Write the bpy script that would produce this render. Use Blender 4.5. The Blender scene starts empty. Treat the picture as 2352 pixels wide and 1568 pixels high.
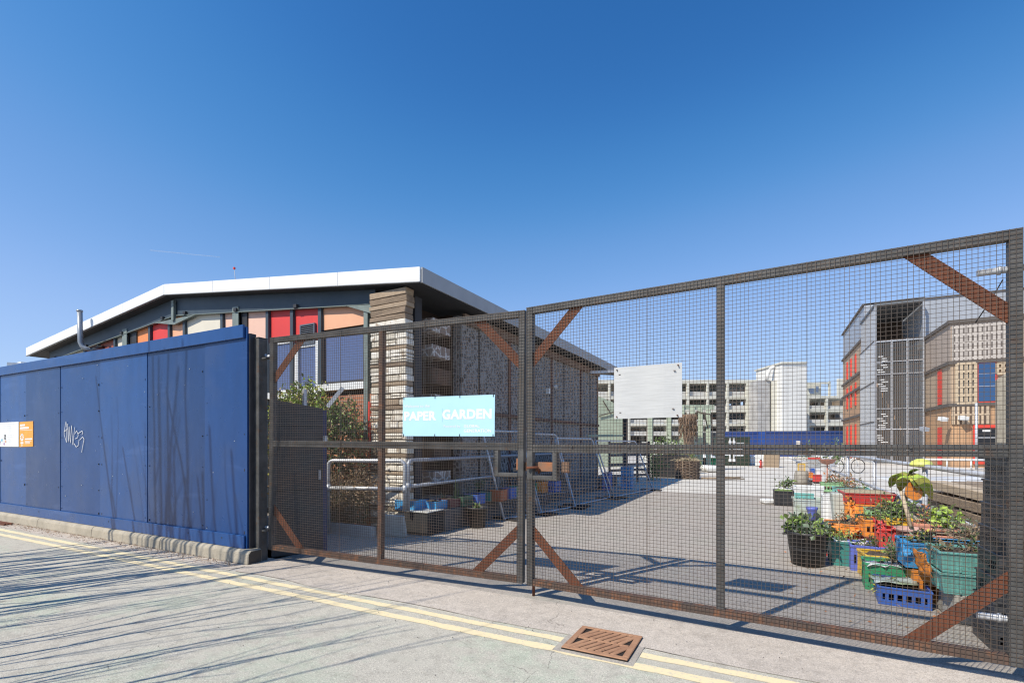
import bpy, math, random
from mathutils import Vector, Matrix
random.seed(7)
R = random.Random(11)
sc = bpy.context.scene
COL = sc.collection
# ---------------------------------------------------------------- camera geometry
TH = math.radians(27.36); CT, ST = math.cos(TH), math.sin(TH)
F, HOR, CX, CH = 1129.0, 1019.0, 1176.0, 1.4
def ray(px, py):
    x = (px - CX) / F
    return Vector((x * CT - ST, x * ST + CT, (HOR - py) / F))
CAM = Vector((0, 0, CH))
def Gz(px, py, z=0.0):
    d = ray(px, py); return CAM + d * ((z - CH) / d.z)
def Vv(px, py, v):
    d = ray(px, py); return CAM + d * (v / d.y)
def Uu(px, py, u):
    d = ray(px, py); return CAM + d * (u / d.x)
def YY(px, py, Y): return CAM + ray(px, py) * Y
# ---------------------------------------------------------------- node helpers
def lin(r, g, b):
    f = lambda c: ((c / 255) / 12.92 if c / 255 <= .04045 else ((c / 255 + .055) / 1.055) ** 2.4)
    return (f(r), f(g), f(b))
def c4(c): return (c[0], c[1], c[2], 1)
class NT:
    def __init__(s, name):
        s.m = bpy.data.materials.new(name); s.m.use_nodes = True
        s.t = s.m.node_tree; s.n = s.t.nodes; s.l = s.t.links
        s.b = s.n['Principled BSDF']; s.tc = s.n.new('ShaderNodeTexCoord'); s.vec = s.tc.outputs['Object']
    def link(s, a, b): s.l.new(a, b)
    def scaled(s, k):
        mp = s.n.new('ShaderNodeMapping'); mp.inputs['Scale'].default_value = k; s.link(s.vec, mp.inputs[0]); return mp.outputs[0]
    def noise(s, scale, det=6, vec=None, rough=.6):
        n = s.n.new('ShaderNodeTexNoise'); n.inputs['Scale'].default_value = scale; n.inputs['Detail'].default_value = det
        n.inputs['Roughness'].default_value = rough; s.link(vec or s.vec, n.inputs['Vector']); return n.outputs[0]
    def ramp(s, v, a, b):
        n = s.n.new('ShaderNodeMapRange'); n.inputs[1].default_value = a; n.inputs[2].default_value = b; n.clamp = True
        s.link(v, n.inputs[0]); return n.outputs[0]
    def math(s, op, a, b=None):
        n = s.n.new('ShaderNodeMath'); n.operation = op
        for i, x in enumerate((a, b)):
            if x is None: continue
            if isinstance(x, (int, float)): n.inputs[i].default_value = x
            else: s.link(x, n.inputs[i])
        return n.outputs[0]
    def mix(s, f, a, b):
        n = s.n.new('ShaderNodeMix'); n.data_type = 'RGBA'
        if isinstance(f, (int, float)): n.inputs[0].default_value = f
        else: s.link(f, n.inputs[0])
        for i, x in ((6, a), (7, b)):
            if isinstance(x, tuple): n.inputs[i].default_value = c4(x)
            else: s.link(x, n.inputs[i])
        return n.outputs[2]
    def fract(s, d, w, off=0.0):
        n = s.n.new('ShaderNodeVectorMath'); n.operation = 'DOT_PRODUCT'; s.link(s.vec, n.inputs[0])
        n.inputs[1].default_value = (d[0] / w, d[1] / w, d[2] / w)
        return s.math('FRACT', s.math('ADD', n.outputs['Value'], 500.0 + off))
def mat(name, c, c2=None, sc=4, con=(.35, .65), c3=None, sc3=18, con3=(.6, .7), rough=.6, metal=0, bump=0, bsc=60,
        stripes=(), slots=None, spec=.5, stretch=None, ior=None):
    k = NT(name); col = c
    v0 = k.scaled(stretch) if stretch else None
    if c2: col = k.mix(k.ramp(k.noise(sc, vec=v0), *con), c, c2)
    if c3: col = k.mix(k.ramp(k.noise(sc3, vec=v0), *con3), col if not isinstance(col, tuple) else col, c3)
    for d, w, g, cc in stripes:
        col = k.mix(k.math('LESS_THAN', k.fract(d, w), g), col, cc)
    if slots:
        (d1, w1, g1), (d2, w2, g2), cc = slots
        col = k.mix(k.math('MULTIPLY', k.math('LESS_THAN', k.fract(d1, w1), g1), k.math('LESS_THAN', k.fract(d2, w2), g2)), col, cc)
    if isinstance(col, tuple): k.b.inputs['Base Color'].default_value = c4(col)
    else: k.link(col, k.b.inputs['Base Color'])
    k.b.inputs['Roughness'].default_value = rough; k.b.inputs['Metallic'].default_value = metal
    k.b.inputs['Specular IOR Level'].default_value = spec
    if ior: k.b.inputs['IOR'].default_value = ior
    if bump:
        bn = k.n.new('ShaderNodeBump'); bn.inputs['Strength'].default_value = bump; bn.inputs['Distance'].default_value = .02
        k.link(k.noise(bsc, vec=v0), bn.inputs['Height']); k.link(bn.outputs[0], k.b.inputs['Normal'])
    return k.m
# ---------------------------------------------------------------- mesh builder
W = {}
class MB:
    def __init__(s): s.v = []; s.f = []; s.m = []; s.sm = []
    def add(s, vs, fs, mi=0, smooth=False):
        o = len(s.v); s.v += [Vector(x) for x in vs]
        for f in fs: s.f.append(tuple(i + o for i in f)); s.m.append(mi); s.sm.append(smooth)
    BF = ((0, 3, 2, 1), (4, 5, 6, 7), (0, 1, 5, 4), (1, 2, 6, 5), (2, 3, 7, 6), (3, 0, 4, 7))
    def box(s, x0, y0, z0, x1, y1, z1, mi=0):
        s.add([(x0, y0, z0), (x1, y0, z0), (x1, y1, z0), (x0, y1, z0), (x0, y0, z1), (x1, y0, z1), (x1, y1, z1), (x0, y1, z1)], s.BF, mi); return s
    def tbox(s, x0, y0, z0, x1, y1, z1, t, mi=0):       # bottom shrunk by t
        s.add([(x0 + t, y0 + t, z0), (x1 - t, y0 + t, z0), (x1 - t, y1 - t, z0), (x0 + t, y1 - t, z0), (x0, y0, z1), (x1, y0, z1), (x1, y1, z1), (x0, y1, z1)], s.BF, mi); return s
    def rbox(s, c, dx, dy, dz, rot=(0, 0, 0), mi=0):    # centred, rotated
        from mathutils import Euler
        m = Euler(rot).to_matrix(); c = Vector(c)
        vs = [c + m @ Vector((a * dx / 2, b * dy / 2, e * dz / 2)) for e in (-1, 1) for a, b in ((-1, -1), (1, -1), (1, 1), (-1, 1))]
        s.add(vs, s.BF, mi); return s
    def bar(s, p, q, w, h, up=(0, 0, 1), mi=0):
        p, q = Vector(p), Vector(q); d = (q - p).normalized(); up = Vector(up)
        a = d.cross(up)
        if a.length < 1e-4: a = d.cross(Vector((1, 0, 0)))
        a.normalize(); b = a.cross(d)
        a *= w / 2; b *= h / 2
        s.add([p - a - b, p + a - b, p + a + b, p - a + b, q - a - b, q + a - b, q + a + b, q - a + b],
              ((0, 1, 2, 3), (7, 6, 5, 4), (0, 4, 5, 1), (1, 5, 6, 2), (2, 6, 7, 3), (3, 7, 4, 0)), mi); return s
    def tube(s, pts, r, n=8, r2=None, mi=0, cap=True):
        pts = [Vector(p) for p in pts]; o = len(s.v); L = len(pts); pa = None
        for i, p in enumerate(pts):
            d = (pts[min(i + 1, L - 1)] - pts[max(i - 1, 0)]).normalized()
            if pa is None:
                a = d.cross(Vector((0, 0, 1)))
                if a.length < .05: a = d.cross(Vector((1, 0, 0)))
            else: a = pa - d * pa.dot(d)
            a.normalize(); pa = a; b = d.cross(a)
            rr = r if r2 is None else r + (r2 - r) * i / max(1, L - 1)
            s.v += [p + (a * math.cos(t) + b * math.sin(t)) * rr for t in [2 * math.pi * j / n for j in range(n)]]
        for i in range(L - 1):
            for j in range(n):
                k = (j + 1) % n
                s.f.append((o + i * n + j, o + i * n + k, o + (i + 1) * n + k, o + (i + 1) * n + j)); s.m.append(mi); s.sm.append(True)
        if cap:
            s.f.append(tuple(o + j for j in reversed(range(n)))); s.m.append(mi); s.sm.append(False)
            s.f.append(tuple(o + (L - 1) * n + j for j in range(n))); s.m.append(mi); s.sm.append(False)
        return s
    def prism(s, poly, off, mi=0):
        poly = [Vector(p) for p in poly]; off = Vector(off); n = len(poly)
        s.add(poly + [p + off for p in poly], [tuple(range(n)), tuple(reversed(range(n, 2 * n)))] + [(i, i + n, (i + 1) % n + n, (i + 1) % n) for i in range(n)], mi); return s
    def lathe(s, prof, c=(0, 0, 0), n=20, mi=0, cap=True):
        c = Vector(c); o = len(s.v)
        for r, z in prof: s.v += [c + Vector((r * math.cos(2 * math.pi * j / n), r * math.sin(2 * math.pi * j / n), z)) for j in range(n)]
        for i in range(len(prof) - 1):
            for j in range(n):
                k = (j + 1) % n
                s.f.append((o + i * n + j, o + i * n + k, o + (i + 1) * n + k, o + (i + 1) * n + j)); s.m.append(mi); s.sm.append(True)
        if cap:
            s.f.append(tuple(o + j for j in reversed(range(n)))); s.m.append(mi); s.sm.append(False)
            q = o + (len(prof) - 1) * n
            s.f.append(tuple(q + j for j in range(n))); s.m.append(mi); s.sm.append(False)
        return s
    def leaf(s, p, d, L, wd, mi=0, bend=.15):
        p = Vector(p); d = Vector(d).normalized(); a = d.cross(Vector((R.uniform(-1, 1), R.uniform(-1, 1), R.uniform(-.3, 1))))
        if a.length < .01: a = Vector((1, 0, 0))
        a.normalize(); nrm = a.cross(d)
        m = p + d * L * .5 + nrm * L * bend
        s.add([p, m + a * wd / 2, p + d * L, m - a * wd / 2], ((0, 1, 2, 3),), mi)
    def build(s, name, mats, parent=None, loc=None, local=False, bevel=0, xf=None):
        mats = mats if isinstance(mats, (list, tuple)) else [mats]
        vs = [xf @ v for v in s.v] if xf is not None else s.v
        if parent is not None: M = W[parent.name] if not local else None
        elif loc is not None: M = Matrix.Translation(Vector(loc))
        else:
            xs = [v.x for v in vs]; ys = [v.y for v in vs]; zs = [v.z for v in vs]
            M = Matrix.Translation(((min(xs) + max(xs)) / 2, (min(ys) + max(ys)) / 2, min(zs)))
        if M is not None:
            Mi = M.inverted(); vl = [Mi @ v for v in vs]
        else: vl = vs
        me = bpy.data.meshes.new(name); me.from_pydata([tuple(v) for v in vl], [], s.f)
        for m in mats: me.materials.append(m)
        me.polygons.foreach_set('material_index', s.m); me.polygons.foreach_set('use_smooth', s.sm)
        me.update()
        o = bpy.data.objects.new(name, me); COL.objects.link(o)
        if parent is not None: o.parent = parent; W[o.name] = W[parent.name]
        else:
            o.matrix_world = M if M is not None else Matrix(); W[o.name] = M if M is not None else Matrix()
        if bevel:
            b = o.modifiers.new('bevel', 'BEVEL'); b.width = bevel; b.segments = 1; b.limit_method = 'ANGLE'
        return o
def tag(o, label, cat, group=None):
    o['label'] = label; o['category'] = cat
    if group: o['group'] = group
    return o
def thing(name, label, cat, loc=(0, 0, 0), rz=0, group=None, ry=0):
    o = bpy.data.objects.new(name, None); COL.objects.link(o); o.empty_display_size = .2
    o.location = loc; o.rotation_euler = (0, ry, rz)
    from mathutils import Euler
    W[o.name] = Matrix.Translation(Vector(loc)) @ Euler((0, ry, rz)).to_matrix().to_4x4()
    return tag(o, label, cat, group)
def kind(o, k='structure'): o['kind'] = k; return o
def text_into(mb, body, place, x0, x1, z0, z1, bold=0.0, mi=0):
    cu = bpy.data.curves.new('lettering', 'FONT'); cu.body = body; cu.offset = bold; cu.resolution_u = 3; cu.space_character = 1.05
    ob = bpy.data.objects.new('lettering', cu); COL.objects.link(ob)
    bpy.context.view_layer.update()
    me = bpy.data.meshes.new_from_object(ob.evaluated_get(bpy.context.evaluated_depsgraph_get()))
    bpy.data.objects.remove(ob); bpy.data.curves.remove(cu)
    xs = [v.co.x for v in me.vertices]; ys = [v.co.y for v in me.vertices]
    ax, bx, ay, by = min(xs), max(xs), min(ys), max(ys)
    vs = [place(x0 + (v.co.x - ax) / (bx - ax) * (x1 - x0), z0 + (v.co.y - ay) / (by - ay) * (z1 - z0)) for v in me.vertices]
    mb.add(vs, [tuple(p.vertices) for p in me.polygons], mi); bpy.data.meshes.remove(me)
# ---------------------------------------------------------------- materials
M = {}
M['dark_steel'] = mat('dark_steel', (.06, .058, .055), (.11, .105, .10), sc=7, c3=(.12, .06, .03), sc3=11, con3=(.58, .75), rough=.6, metal=.2, bump=.15)
M['rust_steel'] = mat('rust_steel', (.14, .075, .05), (.085, .062, .05), sc=6, c3=(.26, .11, .05), sc3=14, con3=(.5, .7), rough=.8, bump=.25)
M['rust_plate'] = mat('rust_plate', (.175, .055, .024), (.105, .036, .018), sc=9, con=(.3, .7), rough=.85, bump=.2)
M['orange_rust'] = mat('orange_rust', (.33, .125, .05), (.20, .125, .085), sc=8, rough=.75, bump=.2)
M['wire'] = mat('wire', (.08, .073, .066), (.12, .08, .055), sc=3, rough=.6, metal=.3)
M['galv'] = mat('galv', (.62, .63, .65), (.45, .46, .48), sc=14, rough=.45, metal=.35)
M['galv_dull'] = mat('galv_dull', (.42, .44, .47), (.33, .34, .37), sc=9, rough=.5, metal=.3)
M['white_paint'] = mat('white_paint', (.80, .80, .79), (.74, .74, .73), sc=3, rough=.5)
M['white_plastic'] = mat('white_plastic', (.78, .78, .76), (.68, .68, .66), sc=5, rough=.45)
M['black_plastic'] = mat('black_plastic', (.018, .018, .02), (.03, .03, .032), sc=6, rough=.5)
M['black_metal'] = mat('black_metal', (.02, .02, .024), (.035, .035, .04), sc=6, rough=.5)
M['soil'] = mat('soil', (.05, .035, .025), (.11, .085, .06), sc=30, rough=.95, bump=.6, bsc=60)
M['straw'] = mat('straw', (.50, .40, .24), (.30, .25, .17), sc=45, con=(.4, .6), rough=.95, bump=.7, bsc=80)
M['concrete'] = mat('concrete', (.46, .43, .37), (.34, .32, .28), sc=5, c3=(.22, .21, .19), sc3=40, con3=(.62, .7), rough=.9, bump=.2)
M['pale_concrete'] = mat('pale_concrete', (.60, .58, .53), (.48, .47, .43), sc=4, rough=.9, bump=.1)
M['old_wood'] = mat('old_wood', (.36, .27, .18), (.20, .145, .095), sc=6, stretch=(14, 2, 14), rough=.85, bump=.3, bsc=8)
M['pale_wood'] = mat('pale_wood', (.55, .44, .31), (.42, .32, .21), sc=5, stretch=(10, 10, 1.5), rough=.8)
def plas(n, c):
    fd = tuple(x * .95 + .02 for x in c)
    M[n] = mat(n, fd, tuple(x * .75 + .025 for x in c), sc=6, c3=(.20, .16, .115), sc3=13, con3=(.60, .78), rough=.5, bump=.08, bsc=30); return M[n]
plas('p_blue', (.03, .12, .48)); plas('p_sky', (.03, .30, .62)); plas('p_red', (.68, .04, .03)); plas('p_orange', (.85, .27, .02))
plas('p_green', (.03, .33, .13)); plas('p_teal', (.17, .47, .42)); plas('p_dteal', (.035, .26, .22)); plas('p_lgreen', (.28, .52, .24)); plas('p_maroon', (.13, .02, .025))
plas('p_salmon', (.72, .30, .19)); plas('p_yellow', (.75, .46, .03)); plas('p_grey', (.35, .36, .36)); plas('p_dgreen', (.03, .12, .06)); plas('p_purple', (.10, .14, .55))
plas('terracotta', (.52, .21, .13)); plas('pinkpot', (.55, .33, .28)); plas('p_rust', (.40, .10, .03))
for n, c in (('lf_dark', (.05, .085, .028)), ('lf_mid', (.09, .14, .04)), ('lf_lite', (.22, .32, .075)), ('lf_yel', (.44, .42, .08)), ('lf_brown', (.33, .22, .125)), ('lf_grey', (.14, .19, .12)), ('lf_rust', (.48, .20, .085)), ('lf_lime', (.34, .46, .07))):
    k = NT(n); k.b.inputs['Base Color'].default_value = c4(c); k.b.inputs['Roughness'].default_value = .6
    k.b.inputs['Subsurface Weight'].default_value = 0; M[n] = k.m
M['twig'] = mat('twig', (.34, .26, .18), (.21, .155, .105), sc=9, rough=.9)
M['bark'] = mat('bark', (.11, .09, .07), (.07, .055, .045), sc=8, rough=.95)
M['cord'] = mat('cord', (.012, .012, .012), rough=.6)
M['tin'] = mat('tin', (.05, .05, .052), rough=.5)
# ground materials
def ground_mat(name, a, b, speck_d, speck_l, patch, ps=.35, grain=170):
    k = NT(name)
    col = k.mix(k.ramp(k.noise(ps, 8), .35, .68), a, b)
    col = k.mix(k.ramp(k.noise(.9, 9, rough=.75), .50, .64), col, patch)
    col = k.mix(k.math('MULTIPLY', k.ramp(k.noise(.45, 5, rough=.7), .52, .58), .3), col, tuple(x * .72 for x in a))
    g = k.noise(grain, 2, rough=.8)
    col = k.mix(k.ramp(g, .52, .70), col, speck_d)
    col = k.mix(k.ramp(k.noise(grain * .77, 2, rough=.8), .60, .74), col, speck_l)
    col = k.mix(k.math('MULTIPLY', k.ramp(k.noise(95, 3, rough=.9), .50, .60), .55), col, speck_d)
    col = k.mix(k.math('MULTIPLY', k.ramp(k.noise(70, 3, rough=.9), .53, .62), .6), col, speck_l)
    col = k.mix(k.ramp(k.noise(33, 4, rough=.8), .64, .70), col, speck_d)
    col = k.mix(k.math('MULTIPLY', k.ramp(k.noise(9, 6, rough=.8), .48, .62), .35), col, speck_d)
    vo = k.n.new('ShaderNodeTexVoronoi'); vo.feature = 'DISTANCE_TO_EDGE'; vo.inputs['Scale'].default_value = .55
    wv = k.n.new('ShaderNodeVectorMath'); wv.operation = 'MULTIPLY_ADD'; nn = k.n.new('ShaderNodeTexNoise'); nn.inputs['Scale'].default_value = 3.5; nn.inputs['Detail'].default_value = 6; k.link(k.vec, nn.inputs['Vector'])
    k.link(nn.outputs['Color'], wv.inputs[0]); wv.inputs[1].default_value = (.35, .35, .35); k.link(k.vec, wv.inputs[2]); k.link(wv.outputs[0], vo.inputs['Vector'])
    col = k.mix(k.math('MULTIPLY', k.math('LESS_THAN', vo.outputs['Distance'], .0016), k.math('MULTIPLY', k.ramp(k.noise(.8, 3), .5, .56), .6)), col, tuple(x * .6 for x in speck_d))
    col = k.mix(k.math('MULTIPLY', k.ramp(k.noise(.9, 7, rough=.75), .60, .72), .45), col, tuple(x * .55 for x in b))
    st = k.noise(2.2, 5, vec=k.scaled((.25, 2.2, 1)))
    col = k.mix(k.ramp(st, .58, .75), col, tuple(x * .8 for x in a))
    k.link(col, k.b.inputs['Base Color']); k.b.inputs['Roughness'].default_value = .93; k.b.inputs['Specular IOR Level'].default_value = .25
    bn = k.n.new('ShaderNodeBump'); bn.inputs['Strength'].default_value = .5; bn.inputs['Distance'].default_value = .008
    k.link(g, bn.inputs['Height']); k.link(bn.outputs[0], k.b.inputs['Normal']); return k.m
M['road'] = ground_mat('road', (.60, .565, .47), (.51, .465, .39), (.22, .20, .17), (.78, .74, .63), (.50, .57, .43))
M['asphalt'] = ground_mat('asphalt', (.46, .41, .355), (.395, .355, .31), (.23, .20, .175), (.62, .55, .47), (.44, .42, .35), ps=.25)
M['apron'] = ground_mat('apron', (.64, .56, .475), (.56, .49, .415), (.27, .235, .20), (.74, .67, .59), (.50, .44, .375), ps=.5)
M['yard_concrete'] = ground_mat('yard_concrete', (.66, .61, .53), (.58, .545, .48), (.50, .47, .42), (.70, .66, .59), (.62, .58, .51), ps=.2, grain=60)
k = NT('yellow_line')
wear = k.math('MAXIMUM', k.ramp(k.noise(30, 6, rough=.8), .52, .66), k.ramp(k.noise(1.6, 6, rough=.7), .57, .72))
k.link(k.mix(wear, (.80, .66, .40), (.55, .50, .41)), k.b.inputs['Base Color']); k.b.inputs['Roughness'].default_value = .85; M['yellow_line'] = k.m
# ================================================================ ground
def sheet(name, x0, y0, x1, y1, z, m, pts=None, k='structure'):
    b = MB(); b.add(pts or [(x0, y0, z), (x1, y0, z), (x1, y1, z), (x0, y1, z)], (tuple(range(len(pts) if pts else 4)),))
    return kind(b.build(name, m, loc=(0, 0, 0)), k)
sheet('ground', -400, -120, 400, 400, -.004, M['yard_concrete'])
sheet('road', -60, -14, 30, 3.40, 0, M['road'])
edge = [(-5.3, 3.62, .004)] + [(-5.2 + i * .4, 3.40 + .03 * math.sin(i * 1.3) + R.uniform(-.015, .015), .004) for i in range(0, 40)]
sheet('pavement', 0, 0, 0, 0, 0, M['apron'], pts=edge + [(10.6, 4.02, .004), (-5.3, 4.02, .004)])
sheet('verge', -60, 3.398, -5.3, 4.4, .002, M['apron'])
sheet('yard', -30, 4.0, 30, 14.85, .002, M['asphalt'])
def line_strip(v, w, u0, u1):
    n = int((u1 - u0) / .12); a = []; c = []
    for i in range(n + 1):
        u = u0 + (u1 - u0) * i / n
        a.append((u, v - w / 2 + R.uniform(-.008, .008), .0025)); c.append((u, v + w / 2 + R.uniform(-.008, .008), .0025))
    b = MB()
    for i in range(n): b.add([a[i], a[i + 1], c[i + 1], c[i]], ((0, 1, 2, 3),))
    return kind(b.build('road_marking', M['yellow_line'], loc=(0, 0, 0)))
line_strip(3.29, .078, -16, -1.29); line_strip(3.29, .078, -.74, 4)
line_strip(3.115, .085, -16, 4)
# kerb under the hoarding
M['kerb'] = mat('kerb', (.42, .37, .29), (.31, .275, .215), sc=5, c3=(.20, .18, .145), sc3=34, con3=(.6, .68), rough=.95, bump=.35, bsc=45,
                stripes=(((1, 0, 0), 1.83, .008, (.07, .06, .05)),))
b = MB(); prof = [(3.635, 0), (3.645, .125), (3.675, .16), (3.82, .16), (3.82, 0)]
b.prism([(-17, y, z) for y, z in prof], (11.68, 0, 0)); kind(b.build('kerb', M['kerb'], loc=(-5.32, 3.7, 0), bevel=.01))
# dead leaves and grit in the gutter
b = MB()
for i in range(1500):
    u = -12.5 + 7.1 * R.random(); v = 3.63 - abs(R.gauss(0, .11))
    if v < 3.33: continue
    b.leaf((u, v, .006 + R.random() * .01), (R.uniform(-1, 1), R.uniform(-1, 1), R.uniform(-.1, .3)), R.uniform(.008, .026), R.uniform(.006, .014), R.randrange(3))
o = b.build('leaf_litter', [mat('litter_a', (.36, .23, .15)), mat('litter_b', (.24, .15, .10)), mat('litter_c', (.50, .38, .27))]); kind(o, 'stuff')
# loose grit on the road
b = MB()
for i in range(700):
    u = R.uniform(-6, 3); v = R.uniform(1.0, 4.0); s = R.uniform(.002, .0055)
    b.rbox((u, v, .008 + s * .3), s, s * R.uniform(.6, 1.4), s * .8, (R.random(), R.random(), R.random() * 3), R.randrange(2))
kind(b.build('road_grit', [mat('grit_dark', (.07, .065, .06)), mat('grit_pale', (.5, .48, .44))]), 'stuff')
# ================================================================ hoarding
def blue_mat(n, c, seed):
    k = NT(n)
    st = k.noise(3 + seed, 6, vec=k.scaled((1.2, 1, .35)))
    col = k.mix(k.ramp(st, .40, .66), c, tuple(x * .86 for x in c))
    band = k.noise(2.3, 3, vec=k.scaled((.25, 1, 1.6)))
    col = k.mix(k.math('MULTIPLY', k.ramp(band, .60, .66), .35), col, tuple(x * 1.25 + .025 for x in c))
    drip = k.noise(30 + seed * 3, 3, vec=k.scaled((3, 1, .12)))
    col = k.mix(k.math('MULTIPLY', k.ramp(drip, .66, .78), .22), col, tuple(x * 1.3 + .04 for x in c))
    col = k.mix(k.ramp(k.noise(60, 4, rough=.8), .70, .735), col, (.34, .40, .52))
    col = k.mix(k.math('MULTIPLY', k.ramp(k.noise(.9 + .2 * seed, 5), .50, .72), .45), col, (.06, .085, .165))
    k.link(col, k.b.inputs['Base Color'])
    k.link(k.ramp(k.noise(4, 5), .2, .8), k.b.inputs['Roughness']); rg = k.n.new('ShaderNodeMapRange'); rg.inputs[3].default_value = .20; rg.inputs[4].default_value = .40
    k.link(k.noise(5, 5), rg.inputs[0]); k.link(rg.outputs[0], k.b.inputs['Roughness'])
    bn = k.n.new('ShaderNodeBump'); bn.inputs['Strength'].default_value = .08; k.link(k.noise(16, 4), bn.inputs['Height']); k.link(bn.outputs[0], k.b.inputs['Normal'])
    k.b.inputs['Specular IOR Level'].default_value = .4
    return k.m
BL = [blue_mat('hoarding_blue', (.013, .055, .185), 0), blue_mat('hoarding_blue_worn', (.019, .072, .228), 1), blue_mat('hoarding_blue_dull', (.014, .047, .150), 2)]
FV = 3.72; ZT = Vv(557, 745, FV - .03).z; FE = Vv(568, 1000, FV).x
hoard = thing('site_hoarding', 'tall blue painted plywood hoarding standing on the kerb beside the road', 'hoarding', (FE, FV, .16))
seams = [Vv(p, 1000, FV).x for p in (470, 338, 230, 138, 59)]
us = [FE] + seams
while us[-1] > -16: us.append(us[-1] - 1.22 if len(us) % 2 else us[-1] - 1.1)
for i in range(len(us) - 1):
    b = MB(); dz = R.uniform(-.004, .004)
    b.box(us[i + 1] + .004, FV + (.006 if i % 2 else 0) , .16, us[i] - .004, FV + .02, ZT - .03)
    b.build('panel', BL[(i * 2) % 3], hoard)
b = MB(); b.box(-16, FV - .032, ZT - .155, FE - .035, FV - .004, ZT); b.box(-16, FV - .004, ZT - .15, FE - .05, FV + .04, ZT - .012); b.build('top_board', BL[1], hoard, bevel=.004)
b = MB(); b.box(-16, FV - .026, .162, FE - .03, FV - .002, .162 + .155)
b.build('plinth_board', BL[1], hoard, bevel=.004)
b = MB(); b.box(FE - .06, FV + .022, .17, FE + .02, FV + .10, ZT - .1)
for u in us[1:]: b.box(u - .04, FV + .022, .17, u + .04, FV + .10, ZT - .1)
b.build('stud', M['black_metal'], hoard)
b = MB()
for u in us[:9]:
    for z in (.36, .7, 1.1, 1.5, 1.9, 2.3):
        for e in (-.05, .05):
            if R.random() < .8 and u + e < FE - .02: b.box(u + e - .005, FV - .003, z - .005 + R.uniform(-.03, .03), u + e + .005, FV + .004, z + .006)
for i in range(40): x = FE - .2 - R.random() * 8; z = R.uniform(.2, 2.6); b.box(x, FV - .0025, z, x + R.uniform(.006, .02), FV + .003, z + R.uniform(.004, .012), 1)
for u in (-11.6, -10.9, -8.6, -6.6, -5.9): b.box(u, FV - .0285, .25, u + .014, FV - .02, .27)
kind(b.build('screw_marks', [M['black_metal'], M['galv']], hoard), 'stuff')
# graffiti
g = MB(); gp = lambda x, y: Vv(x * .09778, 947.5 + .09778 * y, FV - .004)
for st in ([(1505, 470), (1550, 205), (1580, 390), (1510, 440), (1510, 520), (1565, 700), (1560, 380)], [(1590, 255), (1605, 700), (1625, 320), (1655, 720), (1680, 290), (1715, 760), (1755, 340)],
           [(1755, 500), (1800, 420), (1840, 520), (1820, 590), (1765, 610)], [(1830, 490), (1930, 425), (1945, 470), (1925, 520)], [(1740, 720), (1790, 805), (1840, 770), (1855, 640)], [(1870, 640), (1940, 565), (1975, 620), (1955, 720), (1918, 930)]):
    pts = [gp(*p) for p in st]
    for p, q in zip(pts, pts[1:]): g.bar(p, q, .003, .0075, up=(q - p).cross(Vector((0, 1, 0))))
g.build('graffiti', M['white_paint'], hoard)
# posters
def on_fence(px, py, dv=.006): return Vv(px, py, FV - dv)
def poster(name, label, x0, x1, yt0, yt1, yb0, yb1, m):
    a, b_, c, d = on_fence(x0, yb0), on_fence(x1, yb1), on_fence(x1, yt1), on_fence(x0, yt0)
    mb = MB(); mb.prism([a, b_, c, d], (0, .005, 0)); return tag(mb.build(name, m), label, 'poster'), (a, b_, c, d)
p1, q1 = poster('poster', 'white printed poster on the blue hoarding, with small coloured drawings', -60, 42.7, 973, 968, 1025, 1025.6, M['white_plastic'])
p2, q2 = poster('poster', 'orange printed poster on the blue hoarding, beside the white one', 44.5, 75.8, 968.8, 966.6, 1026, 1025, mat('orange_paper', (.75, .36, .06), (.68, .32, .05), sc=6, rough=.6))
def quad_place(q, e=.0015):
    a, b_, c, d = q
    return lambda x, z: (a * (1 - x) * (1 - z) + b_ * x * (1 - z) + c * x * z + d * (1 - x) * z) + Vector((0, -e, 0))
b = MB(); P = quad_place(q2)
def rect(mb, P, x0, z0, x1, z1, mi=0): mb.add([P(x0, z0), P(x1, z0), P(x1, z1), P(x0, z1)], ((0, 1, 2, 3),), mi)
rect(b, P, .06, .83, .42, .90); rect(b, P, .06, .71, .70, .79); rect(b, P, .06, .655, .95, .668)
for x0, z0, x1 in ((.42, .28, .95), (.42, .22, .9), (.42, .17, .78), (.42, .12, .8)): rect(b, P, x0, z0, x1, z0 + (.05 if z0 == .28 else .02))
for i in range(9):
    t = i / 9 * 6.283; rect(b, P, .2 + .09 * math.cos(t) - .04, .38 + .12 * math.sin(t) - .03, .2 + .09 * math.cos(t) + .04, .38 + .12 * math.sin(t) + .03)
rect(b, P, .18, .02, .23, .2); rect(b, P, .1, .13, .31, .19)
b.build('printing', M['white_paint'], p2)
b = MB(); P = quad_place(q1)
PM = [mat('ink_grey', (.55, .55, .55)), mat('ink_dark', (.05, .05, .05)), mat('ink_cyan', (.2, .55, .65)), mat('ink_mauve', (.5, .33, .5)), mat('ink_peach', (.75, .45, .3))]
for i in range(11): rect(b, P, .60, .92 - i * .075, R.uniform(.82, .95), .925 - i * .075, 0)
for x, z, s, mi in ((.72, .45, .02, 1), (.72, .34, .02, 1), (.65, .27, .02, 2), (.70, .11, .02, 3), (.73, .22, .02, 4), (.60, .2, .025, 1), (.60, .12, .02, 3)):
    for k_ in range(8):
        t = k_ * .785; b.add([P(x, z)] + [P(x + s * math.cos(t + e) * (.7 + .3 * (k_ % 2)), z + 3 * s * math.sin(t + e)) for e in (0, .7)], ((0, 1, 2),), mi)
b.build('printing', PM, p1)
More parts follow.
